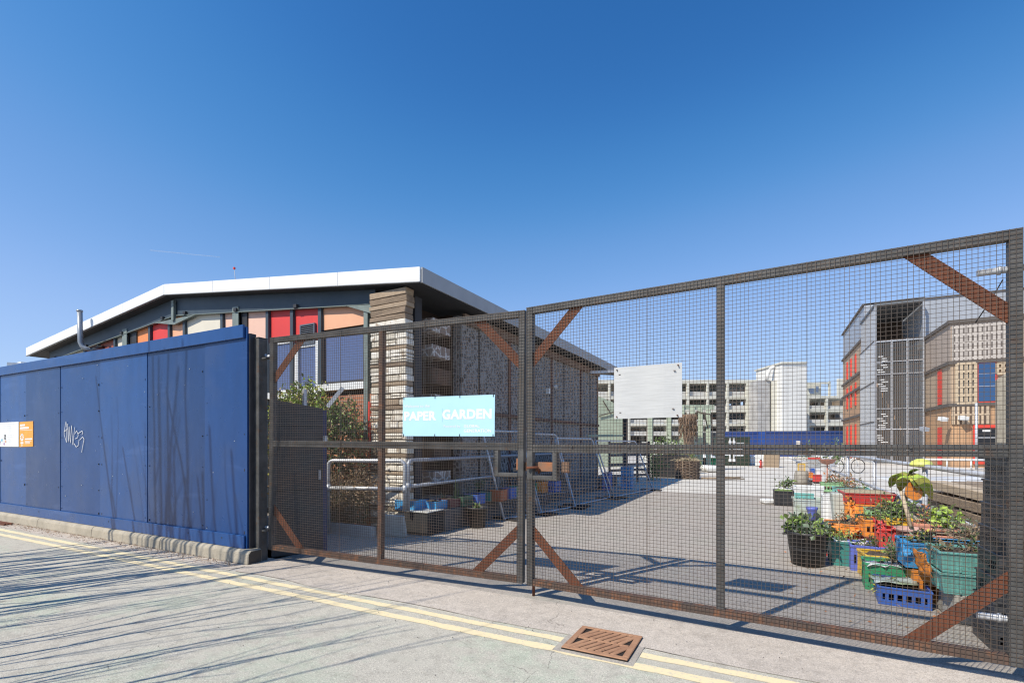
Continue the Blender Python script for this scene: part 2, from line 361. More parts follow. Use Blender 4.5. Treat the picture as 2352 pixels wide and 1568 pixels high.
# ================================================================ gates
class Leaf: pass
def mk_leaf(A, B, z0, H, ry):
    L = Leaf(); L.A = Vector((A[0], A[1], 0)); d = Vector((B[0] - A[0], B[1] - A[1], 0)); L.len = d.length; L.d = d.normalized(); L.n = Vector((-L.d.y, L.d.x, 0)); L.z0 = z0; L.H = H; L.ry = ry
    L.ang = math.atan2(d.y, d.x); return L
LL = mk_leaf((-5.275, 3.868), (-1.999, 4.072), .139, 2.525, .0090)
RL = mk_leaf((-1.944, 4.041), (1.311, 3.850), .1135, 2.53, 0)
def leafpt(L, px, py, off=0.0):
    d = ray(px, py); o = CAM - L.A - L.n * off; t = -(o.x * L.n.x + o.y * L.n.y) / (d.x * L.n.x + d.y * L.n.y)
    p = CAM + d * t - L.A; s = p.x * L.d.x + p.y * L.d.y
    return s, p.z - L.z0 + (s * math.tan(L.ry))
ls = lambda L, px: leafpt(L, px, 1000)[0]
PITCH = .0272
def gate(L, label, mull, zmid, lock_s, open_z, brace_flip):
    t = thing('mesh_gate', label, 'gate', (L.A.x, L.A.y, L.z0), L.ang, 'pair of steel mesh gates across the yard entrance', ry=L.ry)
    n, H = L.len, L.H; y0, y1 = .004, .064
    def part(name, m, bev=.003): return lambda b: b.build(name, m, t, local=True, bevel=bev)
    b = MB().box(0, y0, 0, .06, y1, H); part('stile', M['dark_steel'])(b)
    b = MB().box(n - .06, y0, 0, n, y1, H); part('stile', M['dark_steel'])(b)
    b = MB().box(.0605, y0, H - .06, n - .0605, y1, H); part('top_rail', M['dark_steel'])(b)
    b = MB().box(.0605, y0, 0, n - .0605, y1, .06); part('bottom_rail', M['rust_steel'])(b)
    b = MB().box(.0605, y0, zmid + .0015, n - .0605, y1 - .02, zmid + .036).box(.0605, y0, zmid - .036, n - .0605, y1 - .02, zmid - .0015); part('middle_rail', M['dark_steel'])(b)
    for z0_, z1_ in ((.0605, zmid - .0365), (zmid + .0365, H - .0605)):
        b = MB().box(mull - .026, y0, z0_, mull + .026, y1, z1_); part('mullion', M['dark_steel'] if L is RL else M['rust_steel'])(b)
    # corner braces
    w = .05
    for cx, sx in ((.06, 1), (n - .06, -1)):
        for cz, sz in ((.06, 1), (H - .06, -1)):
            a, c = .42, .42
            p = [(cx + sx * (a - .062), .03, cz), (cx + sx * (a + .062), .03, cz), (cx, .03, cz + sz * (c + .062)), (cx, .03, cz + sz * (c - .062))]
            if sx * sz < 0: p.reverse()
            b = MB(); b.prism(p, (0, .008, 0)); b.build('corner_brace', M['rust_plate'], t, local=True)
    # lock opening
    s0, s1 = lock_s; z1_ = zmid - .036; z0_ = z1_ - .21
    inner = (s0, s1) if L is LL else (s0, s1)
    if L is LL: b = MB().box(s0 - .042, y0, z0_ - .042, s0, y1, z1_ - .001).box(s0 + .0005, y0, z0_ - .042, s1, y1, z0_)
    else: b = MB().box(s1, y0, z0_ - .042, s1 + .042, y1, z1_ - .001).box(s0, y0, z0_ - .042, s1 - .0005, y1, z0_)
    part('lock_frame', M['dark_steel'])(b)
    # welded mesh
    b = MB(); r = .0012; k = int((n - .01) / PITCH)
    hole = (s0 - .02, s1 + .06 if L is LL else s1 + .02, z0_ - .02, z1_ + .01)
    if L is RL: hole = (s0 - .06, s1 + .02, z0_ - .02, z1_ + .01)
    for i in range(k + 1):
        x = .006 + i * (n - .012) / k
        x += R.uniform(-.0008, .0008)
        segs = [(0.002, H - .002)]
        if hole[0] < x < hole[1]: segs = [(0.002, hole[2]), (hole[3], H - .002)]
        for a, c in segs:
            q = R.uniform(-.002, .002); b.bar((x + q, -.0055, a), (x - q, -.0055, c), 2 * r, 2 * r, up=(0, 1, 0))
        if abs(x - n * .335) < PITCH / 2 or abs(x - n * .67) < PITCH / 2:   # lapped sheet edges
            b.bar((x + .006, -.0052, .002), (x + .006, -.0052, H - .002), 2 * r, 2 * r, up=(0, 1, 0))
    k = int((H - .01) / PITCH)
    for i in range(k + 1):
        z = .005 + i * (H - .01) / k + R.uniform(-.0008, .0008)
        segs = [(.002, n - .002)]
        if hole[2] < z < hole[3]: segs = [(.002, hole[0]), (hole[1], n - .002)]
        for a, c in segs:
            if c - a < .01: continue
            b.bar((a, -.002, z), (c, -.002, z), 2 * r, 2 * r, up=(0, 0, 1))
    b.build('wire_mesh', M['wire'], t, local=True)
    return t
sm = (ls(LL, 863) + ls(LL, 877)) / 2
g1 = gate(LL, 'left leaf of steel mesh gate, carrying the pale blue lettered sign', sm, 1.265, (LL.len - .06 - .20, LL.len - .06), 0, 0)
g2 = gate(RL, 'right leaf of steel mesh gate, carrying the blank white board', (ls(RL, 1645) + ls(RL, 1663)) / 2, 1.247, (.06, .26), 0, 0)
# latch, drop bolt, hinge eyes
b = MB().box(LL.len - .10, .066, 1.045, LL.len - .0, .078, 1.155); b.build('latch_plate', M['orange_rust'], g1, local=True)
b = MB().box(LL.len - .135, .072, 1.03, LL.len - .10, .10, 1.065); b.tube([(LL.len - .13 + .015, .086, 1.06), (LL.len - .125, .086, 1.10), (LL.len - .10, .086, 1.11)], .006); b.build('padlock', M['black_metal'], g1, local=True)
b = MB().box(-.05, .066, 1.035, .30, .080, 1.12); b.box(.325, .05, 1.03, .40, .075, 1.125); b.build('slide_bolt', M['orange_rust'], g2, local=True, bevel=.004)
b = MB().tube([(.10, .06, 1.02), (.095, .04, 1.075), (.02, -.03, 1.07)], .012); b.build('bolt_handle', M['rust_plate'], g2, local=True)
b = MB().tube([(.035, .075, -.115), (.035, .075, .35)], .014); b.build('drop_bolt', M['rust_plate'], g2, local=True)
for z in (2.31, .26):
    b = MB().tube([(-.10, .03, z), (0.002, .03, z)], .017).tube([(-.115, .03, z - .03), (-.115, .03, z + .03)], .026); b.build('hinge_eye', M['galv'], g1, local=True)
    b = MB().tube([(RL.len - .19, .05, z), (RL.len + .1, .05, z)], .020).tube([(RL.len - .10, .05, z), (RL.len - .085, .05, z)], .027); b.build('hinge_eye', M['galv'], g2, local=True)
b = MB().tube([(RL.len - .07, .07, 2.26), (RL.len - .12, .072, 2.15), (RL.len - .19, .074, 2.02)], .0035, n=5); b.build('cable', M['cord'], g2, local=True)
b = MB()
for s in (.45, .95, 1.9, 2.3, 2.75): b.tube([(s, -.012, 1.265), (s, .0, 1.265)], .008, n=6)
b.build('rivet', M['dark_steel'], g2, local=True)
# gate posts
b = MB().box(-5.47, 3.80, 0, -5.35, 3.92, 2.66); post = tag(b.build('gate_post', M['dark_steel'], bevel=.005), 'dark square steel gate post at the end of the blue hoarding', 'post')
b = MB().box(-5.475, 3.795, 2.66, -5.345, 3.925, 2.668); b.build('cap', M['dark_steel'], post)
for z in (2.44, .39): b = MB().box(-5.35, 3.83, z - .012, -5.27, 3.89, z - .03 - .01 + .01); b.build('hinge_bracket', M['dark_steel'], post)
b = MB().box(1.40, 3.80, 0, 1.54, 3.94, 2.7); tag(b.build('gate_post', M['rust_steel'], bevel=.005), 'dark square steel gate post holding the leaf with the white board', 'post')
# signs on the gates
def leaf_world(L, s, z, y):
    m = W[(g1 if L is LL else g2).name]; return m @ Vector((s, y, z))
(a0, b0), (a1, b1) = leafpt(LL, 924.5, 1001), leafpt(LL, 1134.7, 907.7)
zb, zt = b0 + .0, b1 + .006
sg = MB(); sg.box(0, 0, 0, a1 - a0, .004, zt - zb)
SW, SH = a1 - a0, zt - zb
o0 = leaf_world(LL, a0, zb, -.014)
sign = thing('gate_sign', 'pale blue sign with white lettering tied to the left gate leaf', 'sign', o0, LL.ang, ry=LL.ry)
sg.build('sign_board', mat('sign_blue', (.44, .70, .80), (.42, .67, .78), sc=3, rough=.35), sign, local=True)
pl = lambda x, z: Vector((x, -.0015, z))
fx = lambda cx: (cx - 285) / 1720 * SW
fz = lambda cy: (915 - cy) / 745 * SH
for body, x0, x1, yb, yt, bo in (('PAPER', 315, 950, 618, 440, .045), ('GARDEN', 1062, 1955, 605, 418, .045), ('Welcome to the', 315, 820, 366, 312, .012), ('Powered by', 1090, 1398, 768, 705, .008), ('GLOBAL', 1462, 1745, 755, 703, .03), ('GENERATION', 1462, 1950, 845, 785, .03)):
    b = MB(); text_into(b, body, pl, fx(x0), fx(x1), fz(yb), fz(yt), bo); b.build('lettering', M['white_paint'], sign, local=True)
b = MB()
for x in (.012, .37, .64, .985):
    for z in (.012, .988): b.box(x * SW - .003, -.004, z * SH - .016, x * SW + .003, .006, z * SH + .016)
b.build('cable_tie', M['cord'], sign, local=True)
b = MB().box(.452 * SW, -.0012, .36 * SH, .455 * SW, 0, .70 * SH); b.build('crease', mat('crease_grey', (.32, .55, .68)), sign, local=True)
(a0, b0), (a1, b1) = leafpt(RL, 1412.5, 962), leafpt(RL, 1567.5, 833)
NX = 12; b = MB(); W_, H_ = a1 - a0, b1 - b0
zz = [(i / NX * W_, -.004 * math.sin(i * .9) - .003 * math.sin(i * .37)) for i in range(NX + 1)]
for i in range(NX):
    (xa, ya), (xb, yb_) = zz[i], zz[i + 1]
    b.add([(xa, ya, 0), (xb, yb_, 0), (xb, yb_, H_), (xa, ya, H_), (xa, ya + .006, 0), (xb, yb_ + .006, 0), (xb, yb_ + .006, H_), (xa, ya + .006, H_)], MB.BF)
board = thing('blank_board', 'blank white weathered board fixed to the right gate leaf', 'board', leaf_world(RL, a0, b0, -.022), RL.ang)
b.build('panel', mat('white_board', (.52, .52, .51), (.45, .45, .44), sc=10, stretch=(.5, 1, 9), rough=.6, bump=.12, bsc=6), board, local=True)
b = MB()
for x, z in ((.05, .95), (.95, .955), (.045, .04), (.94, .035)): b.tube([(x * W_, -.012, z * H_), (x * W_, .02, z * H_)], .006, n=8)
for x, z in ((.09, .86), (.9, .86), (.1, .12), (.88, .16)): b.box(x * W_ - .008, -.009, z * H_ - .002, x * W_ + .008, .0, z * H_ + .002)
b.build('screw', M['rust_steel'], board, local=True)
# drain grate
def grate(u0, v0, u1, v1, label):
    sheet('drain_patch', u0 - .05, v0 - .04, u1 + .045, v1 + .05, .0032, M['asphalt'])
    t = thing('drain_grate', label, 'drain cover', ((u0 + u1) / 2, (v0 + v1) / 2, .004))
    b = MB().box(u0, v0, .0045, u1, v1, .010); b.build('pit_shade_plate', mat('drain_shade', (.02, .014, .010), rough=.9), t)  # flat dark plate, its colour standing in for the unlit hole below the bars
    b = MB(); w = .045; rr = .05
    b.box(u0, v0, .0105, u1, v0 + w * .9, .020).box(u0, v1 - w * .7, .0105, u1, v1, .020).box(u0, v0 + w * .9, .0105, u0 + w, v1 - w * .7, .020).box(u1 - w, v0 + w * .9, .0105, u1, v1 - w * .7, .020)
    um, vm = (u0 + u1) / 2, (v0 + v1) / 2
    b.box(u0 + w, vm - .012, .0105, u1 - w, vm + .012, .019)
    RM = M['grate_rust']; b.build('rim', RM, t, bevel=.004)
    b = MB()
    n = 7
    for half, (va, vb) in enumerate(((v0 + w * .9, vm - .012), (vm + .012, v1 - w * .7))):
        for i in range(n):
            ua = u0 + w + (i - .3) * (u1 - u0 - 2 * w) / n * 1.0; ub = ua + (vb - va) * .55
            p = [(min(max(ua, u0 + w), u1 - w), va, .012), (min(max(ub, u0 + w), u1 - w), vb, .012)]
            b.bar(Vector(p[0]) + Vector((0, 0, .002)), Vector(p[1]) + Vector((0, 0, .002)), .036, .010)
    b.build('bar', RM, t, bevel=.004)
M['grate_rust'] = mat('grate_rust', (.42, .23, .13), (.33, .17, .095), sc=9, c3=(.2, .11, .07), sc3=40, rough=.85, bump=.3)
grate(-1.245, 3.135, -.79, 3.575, 'rusty square drain grate set across the double yellow lines')
b = MB()
for i in range(5): b.bar((-12.3, 3.46 + i * .03, .02), (-11.55 + R.uniform(-.08, .05), 3.47 + i * .03, .02), .014, .02)
tag(b.build('drain_grate', M['rust_plate']), 'rusty barred drain cover in the gutter by the kerb joint', 'drain cover')
# ================================================================ panelled hall on the left
PV = 7.20                                   # plane of the coloured panels
ZE, UE, UR, ZR, UL = 4.447, -5.347, -13.25, 5.319, -21.13
VF, VB = 6.88, 20.0
roof_z = lambda u: ZR - (ZR - ZE) * abs(u - UR) / (UE - UR)
M['roof_metal'] = mat('roof_metal', (.42, .43, .44), (.36, .37, .38), sc=2, rough=.5, metal=.3, stripes=(((0, 1, 0), .4, .05, (.25, .26, .27)),))
M['fascia_white'] = mat('fascia_white', (.82, .82, .81), (.77, .77, .76), sc=1.5, rough=.45)
M['fascia_grey'] = mat('fascia_grey', (.36, .37, .38), (.31, .32, .33), sc=2, rough=.5)
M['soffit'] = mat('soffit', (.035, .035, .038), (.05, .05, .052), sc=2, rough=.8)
M['beam_blue'] = mat('beam_blue', (.035, .055, .075), (.05, .07, .09), sc=3, rough=.5)
M['green_steel'] = mat('green_steel', (.20, .24, .22), (.15, .18, .17), sc=6, rough=.5)
hall = thing('community_hall', 'low hall with shallow white edged roof and red, orange and cream wall panels', 'building', (UR, 12, 0))
b = MB()
th = .2
b.prism([(UL, VF, ZE - th), (UR, VF, ZR - th), (UE, VF, ZE - th), (UE, VF, ZE), (UR, VF, ZR), (UL, VF, ZE)], (0, VB - VF, 0)); b.build('roof', M['roof_metal'], hall)
# verge fascia in lengths
def verge(a, c, name='verge_trim'):
    b = MB(); n = 4
    for i in range(n):
        u0 = a + (c - a) * i / n; u1 = a + (c - a) * (i + 1) / n; e = .006 * (1 if c > a else -1)
        z0, z1 = roof_z(u0), roof_z(u1)
        b.prism([(u0 + e, VF - .03, z0 - th - .02), (u1 - e, VF - .03, z1 - th - .02), (u1 - e, VF - .03, z1 + .03), (u0 + e, VF - .03, z0 + .03)], (0, .028, 0))
    b.prism([(a, VF - .04, roof_z(a) - th - .035), (c, VF - .04, roof_z(c) - th - .035), (c, VF - .04, roof_z(c) - th - .021), (a, VF - .04, roof_z(a) - th - .021)], (0, .06, 0), 1)
    b.build(name, [M['fascia_white'], M['fascia_grey']], hall)
verge(UR + .004, UE); verge(UR - .004, UL)
b = MB()
n = 5
for i in range(n):
    v0 = VF + (VB - VF) * i / n + .004; v1 = VF + (VB - VF) * (i + 1) / n - .004
    b.box(UE + .002, v0, ZE - .24, UE + .03, v1, ZE + .03)
b.build('eave_trim', M['fascia_grey'], hall)
# soffit under the whole roof and gable beams
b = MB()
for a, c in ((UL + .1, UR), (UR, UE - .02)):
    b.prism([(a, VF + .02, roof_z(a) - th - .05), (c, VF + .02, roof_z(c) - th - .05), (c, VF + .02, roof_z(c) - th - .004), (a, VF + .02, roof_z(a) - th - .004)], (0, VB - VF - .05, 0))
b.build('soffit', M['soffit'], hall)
BV = 7.12
bz = lambda u: roof_z(u) - th - .05
b = MB()
for a, c in ((UL + .9, UR + .01), (UR + .01, -6.62)):
    za, zc = bz(a), bz(c); h = .45
    lo = lambda u: 4.08 + (4.64 - 4.08) * (1 - abs(u - UR) / (UR + 6.7) * -1 * -1) if False else 4.64 - .56 * abs(u - UR) / 6.43
    la, lc = lo(a), lo(c)
    b.prism([(a, BV, la), (c, BV, lc), (c, BV, zc), (a, BV, za)], (0, .012, 0))
    b.prism([(a, BV - .03, la - .015), (c, BV - .03, lc - .015), (c, BV - .03, lc), (a, BV - .03, la)], (0, .08, 0), 1)
    u = a + .4
    while u < c - .3:
        b.box(u, BV - .06, lo(u), u + .10, BV - .001, lo(u) + .07, 2); u += 2.0
b.build('gable_beam', [M['beam_blue'], M['green_steel'], M['black_metal']], hall)
b = MB().box(UR - .05, BV - .08, 4.5, UR + .05, BV - .013, 5.0).prism([(UR - .9, BV - .04, 4.545), (UR, BV - .04, 4.40), (UR + .9, BV - .04, 4.545)], (0, .07, 0)); b.build('ridge_bracket', M['green_steel'], hall)
b = MB().prism([(-7.35, BV - .03, 4.115), (-6.62, BV - .03, 4.06), (-6.62, BV - .03, 3.86)], (0, .06, 0)); b.build('end_bracket', M['green_steel'], hall)
# wall behind the panels
M['wall_dark'] = mat('wall_dark', (.045, .045, .05), (.035, .035, .04), sc=3, rough=.8)
b = MB(); b.prism([(UL + .8, PV + .09, 0), (-5.8, PV + .09, 0), (-5.8, PV + .09, 4.15), (UR, PV + .09, 5.0), (UL + .8, PV + .09, 4.15)], (0, .2, 0)); b.build('gable_wall', M['wall_dark'], hall)
pcol = {'rust': (.34, .085, .05), 'cream': (.72, .66, .54), 'orange': (.80, .27, .09), 'red': (.70, .05, .045), 'peach': (.82, .42, .25), 'pale': (.82, .52, .40)}
for n_, c in pcol.items(): M['pan_' + n_] = mat('panel_' + n_, c, tuple(x * .9 for x in c), sc=1.2, rough=.55)
xs = lambda p: Vv(p, 800, PV).x
panels = [(160, 197, 'cream'), (199, 227, 'rust'), (231, 266, 'rust'), (270, 290, 'cream'), (316, 345, 'orange'), (351, 390, 'red'), (396, 425, 'peach'), (430, 511, 'cream'), (517, 543, 'pale'),
          (571, 615, 'pale'), (622, 671, 'red'), (678.5, 735.5, 'red'), (743, 841, 'peach')]
for x0, x1, c in panels:
    u0, u1 = xs(x0), xs(x1)
    zb_ = 2.2 if x1 < 600 else (Vv((x0 + x1) / 2, 782, PV).z if x1 < 740 else Vv(800, 750, PV).z)
    if x1 == 615: zb_ = 1.0
    zt0, zt1 = roof_z(u0) - .35, roof_z(u1) - .35
    b = MB(); b.prism([(u0, PV, zb_), (u1, PV, zb_), (u1, PV, zt1), (u0, PV, zt0)], (0, .06, 0)); b.build('wall_panel', M['pan_' + c], hall)
b = MB()
for p in (198, 229, 268, 348, 393, 427.5, 514, 545, 618.5, 674.8, 739):
    u = xs(p); b.box(u - .045, PV - .06, 0, u + .045, PV + .03, roof_z(u) - .42)
b.build('mullion', M['beam_blue'], hall)
for p0, p1, p2 in ((290, 296, 316), (543, 550.5, 570)):
    u0, u1, u2 = xs(p0), xs(p1), xs(p2); b = MB()
    b.box(u0, BV - .02, 0, u1 + .1, BV + .0, roof_z(u1) - .5).box((u0 + u1) / 2 - .01, BV, 0, (u0 + u1) / 2 + .01, PV, roof_z(u1) - .5).box(u1 + .1, PV - .03, 0, u2, PV + .02, roof_z(u2) - .45, 1)
    b.build('column', [M['green_steel'], M['black_metal']], hall)
# windows
k = NT('window_glass'); k.b.inputs['Base Color'].default_value = (.27, .28, .39, 1); k.b.inputs['Metallic'].default_value = .9; k.b.inputs['Roughness'].default_value = .03
bn = k.n.new('ShaderNodeBump'); bn.inputs['Strength'].default_value = .02; k.link(k.noise(1.2, 2), bn.inputs['Height']); k.link(bn.outputs[0], k.b.inputs['Normal']); M['glass'] = k.m
def window(x0, x1, y0, y1, fm, fw, mull=None, sill=True):
    a = Vv(x0, y1, PV); c = Vv(x1, y0, PV); u0, u1, z0, z1 = a.x, c.x, a.z, c.z
    b = MB(); b.box(u0, PV - .03, z0, u0 + fw, PV + .05, z1).box(u1 - fw, PV - .03, z0, u1, PV + .05, z1).box(u0 + fw, PV - .03, z1 - fw, u1 - fw, PV + .05, z1).box(u0 + fw, PV - .03, z0, u1 - fw, PV + .05, z0 + fw)
    f = b.build('window', fm, hall)
    b = MB().box(u0 + fw, PV + .01, z0 + fw, u1 - fw, PV + .03, z1 - fw); b.build('pane', M['glass'], f)
    if sill: b = MB().box(u0 - .03, PV - .10, z0 - .14, u1 + .02, PV + .05, z0 - .002); b.build('sill', M['white_paint'], f)
window(622, 673, 782, 903, M['white_paint'], .05); window(679, 735, 782, 903, M['white_paint'], .10)
window(741, 841, 749, 884, M['wall_dark'], .05)
a = Vv(600, 1000, PV).x
M['orange_brick'] = mat('orange_brick', (.46, .19, .10), (.36, .14, .08), sc=7, rough=.9, stripes=(((0, 0, 1), .075, .12, (.38, .33, .28)),))
b = MB().box(-9.6, PV - .05, -.195, -6.62, PV + .03, 2.36); b.build('lower_wall', M['orange_brick'], hall)
b = MB().box(Vv(841, 900, PV).x + .02, PV - .09, 0, Vv(850, 900, PV).x + .02, PV + .03, 4.1); b.build('corner_post', M['green_steel'], hall)
b = MB().box(-6.68, 7.0, .9, -6.645, 7.03, 2.2); b.build('red_pipe', plas('p_pipe', (.8, .05, .03)), hall)
# louvre
a = Vv(689, 793, PV - .04); c = Vv(723, 741, PV - .04); b = MB()
b.box(a.x, PV - .05, a.z, a.x + .03, PV + .01, c.z).box(c.x - .03, PV - .05, a.z, c.x, PV + .01, c.z).box(a.x + .03, PV - .05, c.z - .03, c.x - .03, PV + .01, c.z).box(a.x + .03, PV - .05, a.z, c.x - .03, PV + .01, a.z + .03)
n = 9
for i in range(n):
    z = a.z + .04 + (c.z - a.z - .08) * (i + .3) / n; b.add([(a.x + .03, PV - .048, z), (c.x - .03, PV - .048, z), (c.x - .03, PV - .004, z + .045), (a.x + .03, PV - .004, z + .045)], ((0, 1, 2, 3),))
b.build('louvre_vent', mat('louvre_grey', (.10, .12, .15), rough=.5), hall)
# stacked stone and timber pier at the corner
PM_ = [mat('pier_stone', (.68, .62, .51), (.54, .48, .39), sc=4, c3=(.30, .26, .21), sc3=12, con3=(.60, .68), rough=.95, bump=.4, bsc=22),
       mat('pier_pale', (.82, .77, .68), (.68, .62, .52), sc=5, c3=(.34, .26, .18), sc3=8, con3=(.54, .68), rough=.95, bump=.35, bsc=18),
       mat('pier_timber', (.30, .22, .15), (.19, .14, .10), sc=5, stretch=(2, 2, 16), c3=(.40, .32, .23), sc3=8, rough=.95, bump=.5, bsc=9),
       mat('pier_brown', (.40, .31, .22), (.30, .22, .15), sc=5, stretch=(2, 2, 12), rough=.95, bump=.4, bsc=10)]
def pier(u0, u1, v0, v1, ztop, seq):
    b = MB(); z = -.195; i = 0
    while z < ztop - .03:
        kind_, h = seq[i % len(seq)]; h = min(h, ztop - z); i += 1
        j = lambda: R.uniform(-.010, .010)
        x0, x1, y0 = u0 + j(), u1 + j(), v0 + j()
        if kind_ < 2:
            xa = x0; q = 0
            while xa < x1 - .05:
                xb = min(x1, xa + R.uniform(.16, .48)); xb = x1 if x1 - xb < .1 else xb; k2 = R.choice([0, 1, 1, 1, 0, 1, 3]) if R.random() < .75 else kind_
                hm = h if R.random() < .6 else h * .5; e = R.uniform(-.014, .010)
                b.prism([(xa + .004, v0 + e, z + .004 + R.uniform(0, .012)), (xb - .004, v0 + e, z + .004 + R.uniform(0, .012)), (xb - .004 + R.uniform(-.01, .0), v0 + e, z + hm - R.uniform(0, .012)), (xa + .004, v0 + e, z + hm - R.uniform(0, .012))], (0, v1 - v0 - e, 0), k2)
                if hm < h: e = R.uniform(-.014, .010); b.box(xa + .004, v0 + e, z + hm + .004, xb - .004, v1, z + h - .004, R.choice([0, 1, 1]))
                xa = xb
        else:
            b.prism([(x0, y0, z + .004 + R.uniform(0, .01)), (x1, y0, z + .004), (x1, y0, z + h + R.uniform(-.006, .004)), (x0, y0, z + h - R.uniform(0, .012))], (0, v1 - y0, 0), kind_)
        z += h
    return b.build('pier', PM_, hall, bevel=.012)
seq_low = [(0, 0.12), (1, 0.10), (0, 0.14), (3, 0.08), (1, 0.12), (1, 0.15), (2, 0.07), (0, 0.10), (1, 0.14), (3, 0.07), (1, 0.12), (0, 0.13), (2, 0.07), (1, 0.16), (1, 0.10), (0, 0.12), (3, 0.08), (1, 0.13), (1, 0.12), (0, 0.09), (2, 0.08)]
seq_top = [(0, .2), (2, .1)]
pier(-6.60, -5.74, 6.97, 7.18, 3.42, seq_low)
b = MB(); z = 3.42
for h, m in ((.10, 1), (.13, 1), (.10, 2), (.12, 2), (.09, 3), (.12, 2), (.13, 3)):
    j = lambda: R.uniform(-.02, .02)
    x1 = -5.74 + j(); b.prism([(-6.6 + j(), 6.95 + j(), z + .004), (x1, 6.95 + j(), z + .012), (x1, 6.95, z + h + .008), (-6.6 + j(), 6.95, z + h - .006)], (0, .23, 0), m); z += h
b.build('sleeper_stack', PM_, hall, bevel=.010)
b = MB(); z = 0
while z < 3.9: b.box(-20.3 + R.uniform(-.02, .02), 6.97 + R.uniform(-.02, .02), z + .005, -19.2 + R.uniform(-.02, .02), 7.7, z + .13, R.choice([2, 3, 0])); z += .135
b.build('pier', PM_, hall, bevel=.01)
# pocket wall: recesses with stone blocks, then mosaic panels
k = NT('mosaic_wall')
def voro(k, sc, feat):
    n = k.n.new('ShaderNodeTexVoronoi'); n.feature = feat; n.inputs['Scale'].default_value = sc; k.link(k.vec, n.inputs['Vector']); return n
e = voro(k, 10, 'DISTANCE_TO_EDGE').outputs['Distance']; cvo = voro(k, 10, 'F1').outputs['Color']
sep = k.n.new('ShaderNodeSeparateColor'); k.link(cvo, sep.inputs[0])
stone = k.mix(sep.outputs[0], (.045, .043, .042), (.22, .215, .21))
stone = k.mix(k.ramp(k.noise(3, 4), .45, .65), stone, (.12, .105, .10))
colr = k.mix(k.ramp(e, .05, .13), (.28, .275, .27), stone)
for d, w_, g in (((0, 1, 0), 2.6, .035), ((0, 0, 1), 2.06, .02)): colr = k.mix(k.math('LESS_THAN', k.fract(d, w_), g), colr, (.03, .028, .028))
k.link(colr, k.b.inputs['Base Color']); k.b.inputs['Roughness'].default_value = .9; M['mosaic'] = k.m
b = MB().box(-5.95, 8.75, -.195, -5.72, 18.2, 4.16); b.build('side_wall', M['mosaic'], hall)
b = MB()
for v in (10.9, 13.6, 16.2, 18.1): b.box(-5.72, v - .05, 0, -5.69, v + .05, 4.16)
b.box(-5.72, 8.8, 2.06, -5.66, 18.2, 2.13); b.build('wall_rib', mat('rib_rust', (.07, .045, .04), (.16, .06, .035), sc=2, rough=.8), hall)
b = MB().box(-5.70, 8.75, 3.95, -5.64, 18.2, 4.15); b.build('wall_top_band', mat('band_brown', (.14, .07, .045), (.20, .14, .10), sc=4, rough=.85), hall)
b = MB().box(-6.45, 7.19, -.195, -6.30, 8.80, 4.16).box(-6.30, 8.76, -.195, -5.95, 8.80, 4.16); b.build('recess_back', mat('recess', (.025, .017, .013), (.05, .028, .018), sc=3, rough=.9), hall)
b = MB(); z = .1; i = 0
while z < 4.0:
    h = .24 + .08 * R.random(); o_ = .12 * R.random()
    b.box(-6.29, 7.75 + o_, z, -5.75 + R.uniform(-.03, .02), 8.35 + o_, z + h - .02, 1 if i % 3 == 2 else 0); z += h + .14 + (.06 if i % 3 else .1); i += 1
k = NT('terrazzo'); e = voro(k, 5.5, 'DISTANCE_TO_EDGE').outputs['Distance']; k.link(k.mix(k.ramp(e, .05, .09), (.58, .55, .52), (.26, .20, .17)), k.b.inputs['Base Color']); k.b.inputs['Roughness'].default_value = .9
b.build('stone_block', [k.m, mat('block_dark', (.06, .04, .03), (.13, .07, .04), sc=4, rough=.9), PM_[2]], hall)
b = MB()
b.box(-5.95, 18.2, 0, -20, 18.4, 4.0)
b.build('back_wall', M['wall_dark'], hall)
b = MB().tube([(-5.72, 13.75, 3.1), (-5.6, 13.75, 3.13)], .05).box(-5.72, 13.2, 2.86, -5.62, 13.3, 3.02).box(-5.72, 11.9, 2.02, -5.64, 11.95, 2.2); b.build('wall_lamp', M['white_plastic'], hall)
# flue pipe in front of the verge
a = Vv(183, 712, 6.62); c = Vv(185, 786, 6.62); d = Vv(236, 798, 7.2)
b = MB().tube([a, c, c + Vector((.02, .03, -.10)), c + Vector((.10, .08, -.17)), c + Vector((.25, .15, -.2)), d], .062, n=14); b.tube([a, a + Vector((0, 0, -.05))], .072, n=14)
b.build('flue_pipe', mat('flue_grey', (.30, .33, .36), (.26, .28, .31), sc=3, rough=.4, metal=.3), hall)
def nearer(o, k, ground=False):        # bring a finished thing nearer along its sight line, at the matching smaller size
    o.location = (o.location.x * k, o.location.y * k, 0 if ground else CH + (o.location.z - CH) * k); o.scale = (k, k, .5 + .5 * k if ground else k)
nearer(hall, .88)
# small things past the roof
a = YY(26, 838, 24)
b = MB().prism([a + Vector((-.9, .6, -.1)), a + Vector((.0, 0, .06)), a + Vector((.8, -.4, .02)), a + Vector((.8, -.4, -2.2)), a + Vector((-.9, .6, -2.2))], (.8, 1.6, 0)); b.box(a.x - .0, a.y + .2, a.z + .02, a.x + .45, a.y + .6, a.z + .16)
tag(b.build('cabin_roof', M['white_plastic']), 'white cabin roof with a small vent, just above the hoarding', 'cabin')
b = MB(); a = YY(541, 646, 300); top = YY(538, 616, 300)
b.tube([a + Vector((0, 0, -30)), a, top], .28, n=4, r2=.16); b.rbox(top, 1.0, 1.0, 1.2, mi=1)
tag(b.build('crane_mast', [mat('mast_grey', (.4, .4, .42)), M['p_red']]), 'thin distant mast with a red tip rising over the roof', 'mast')
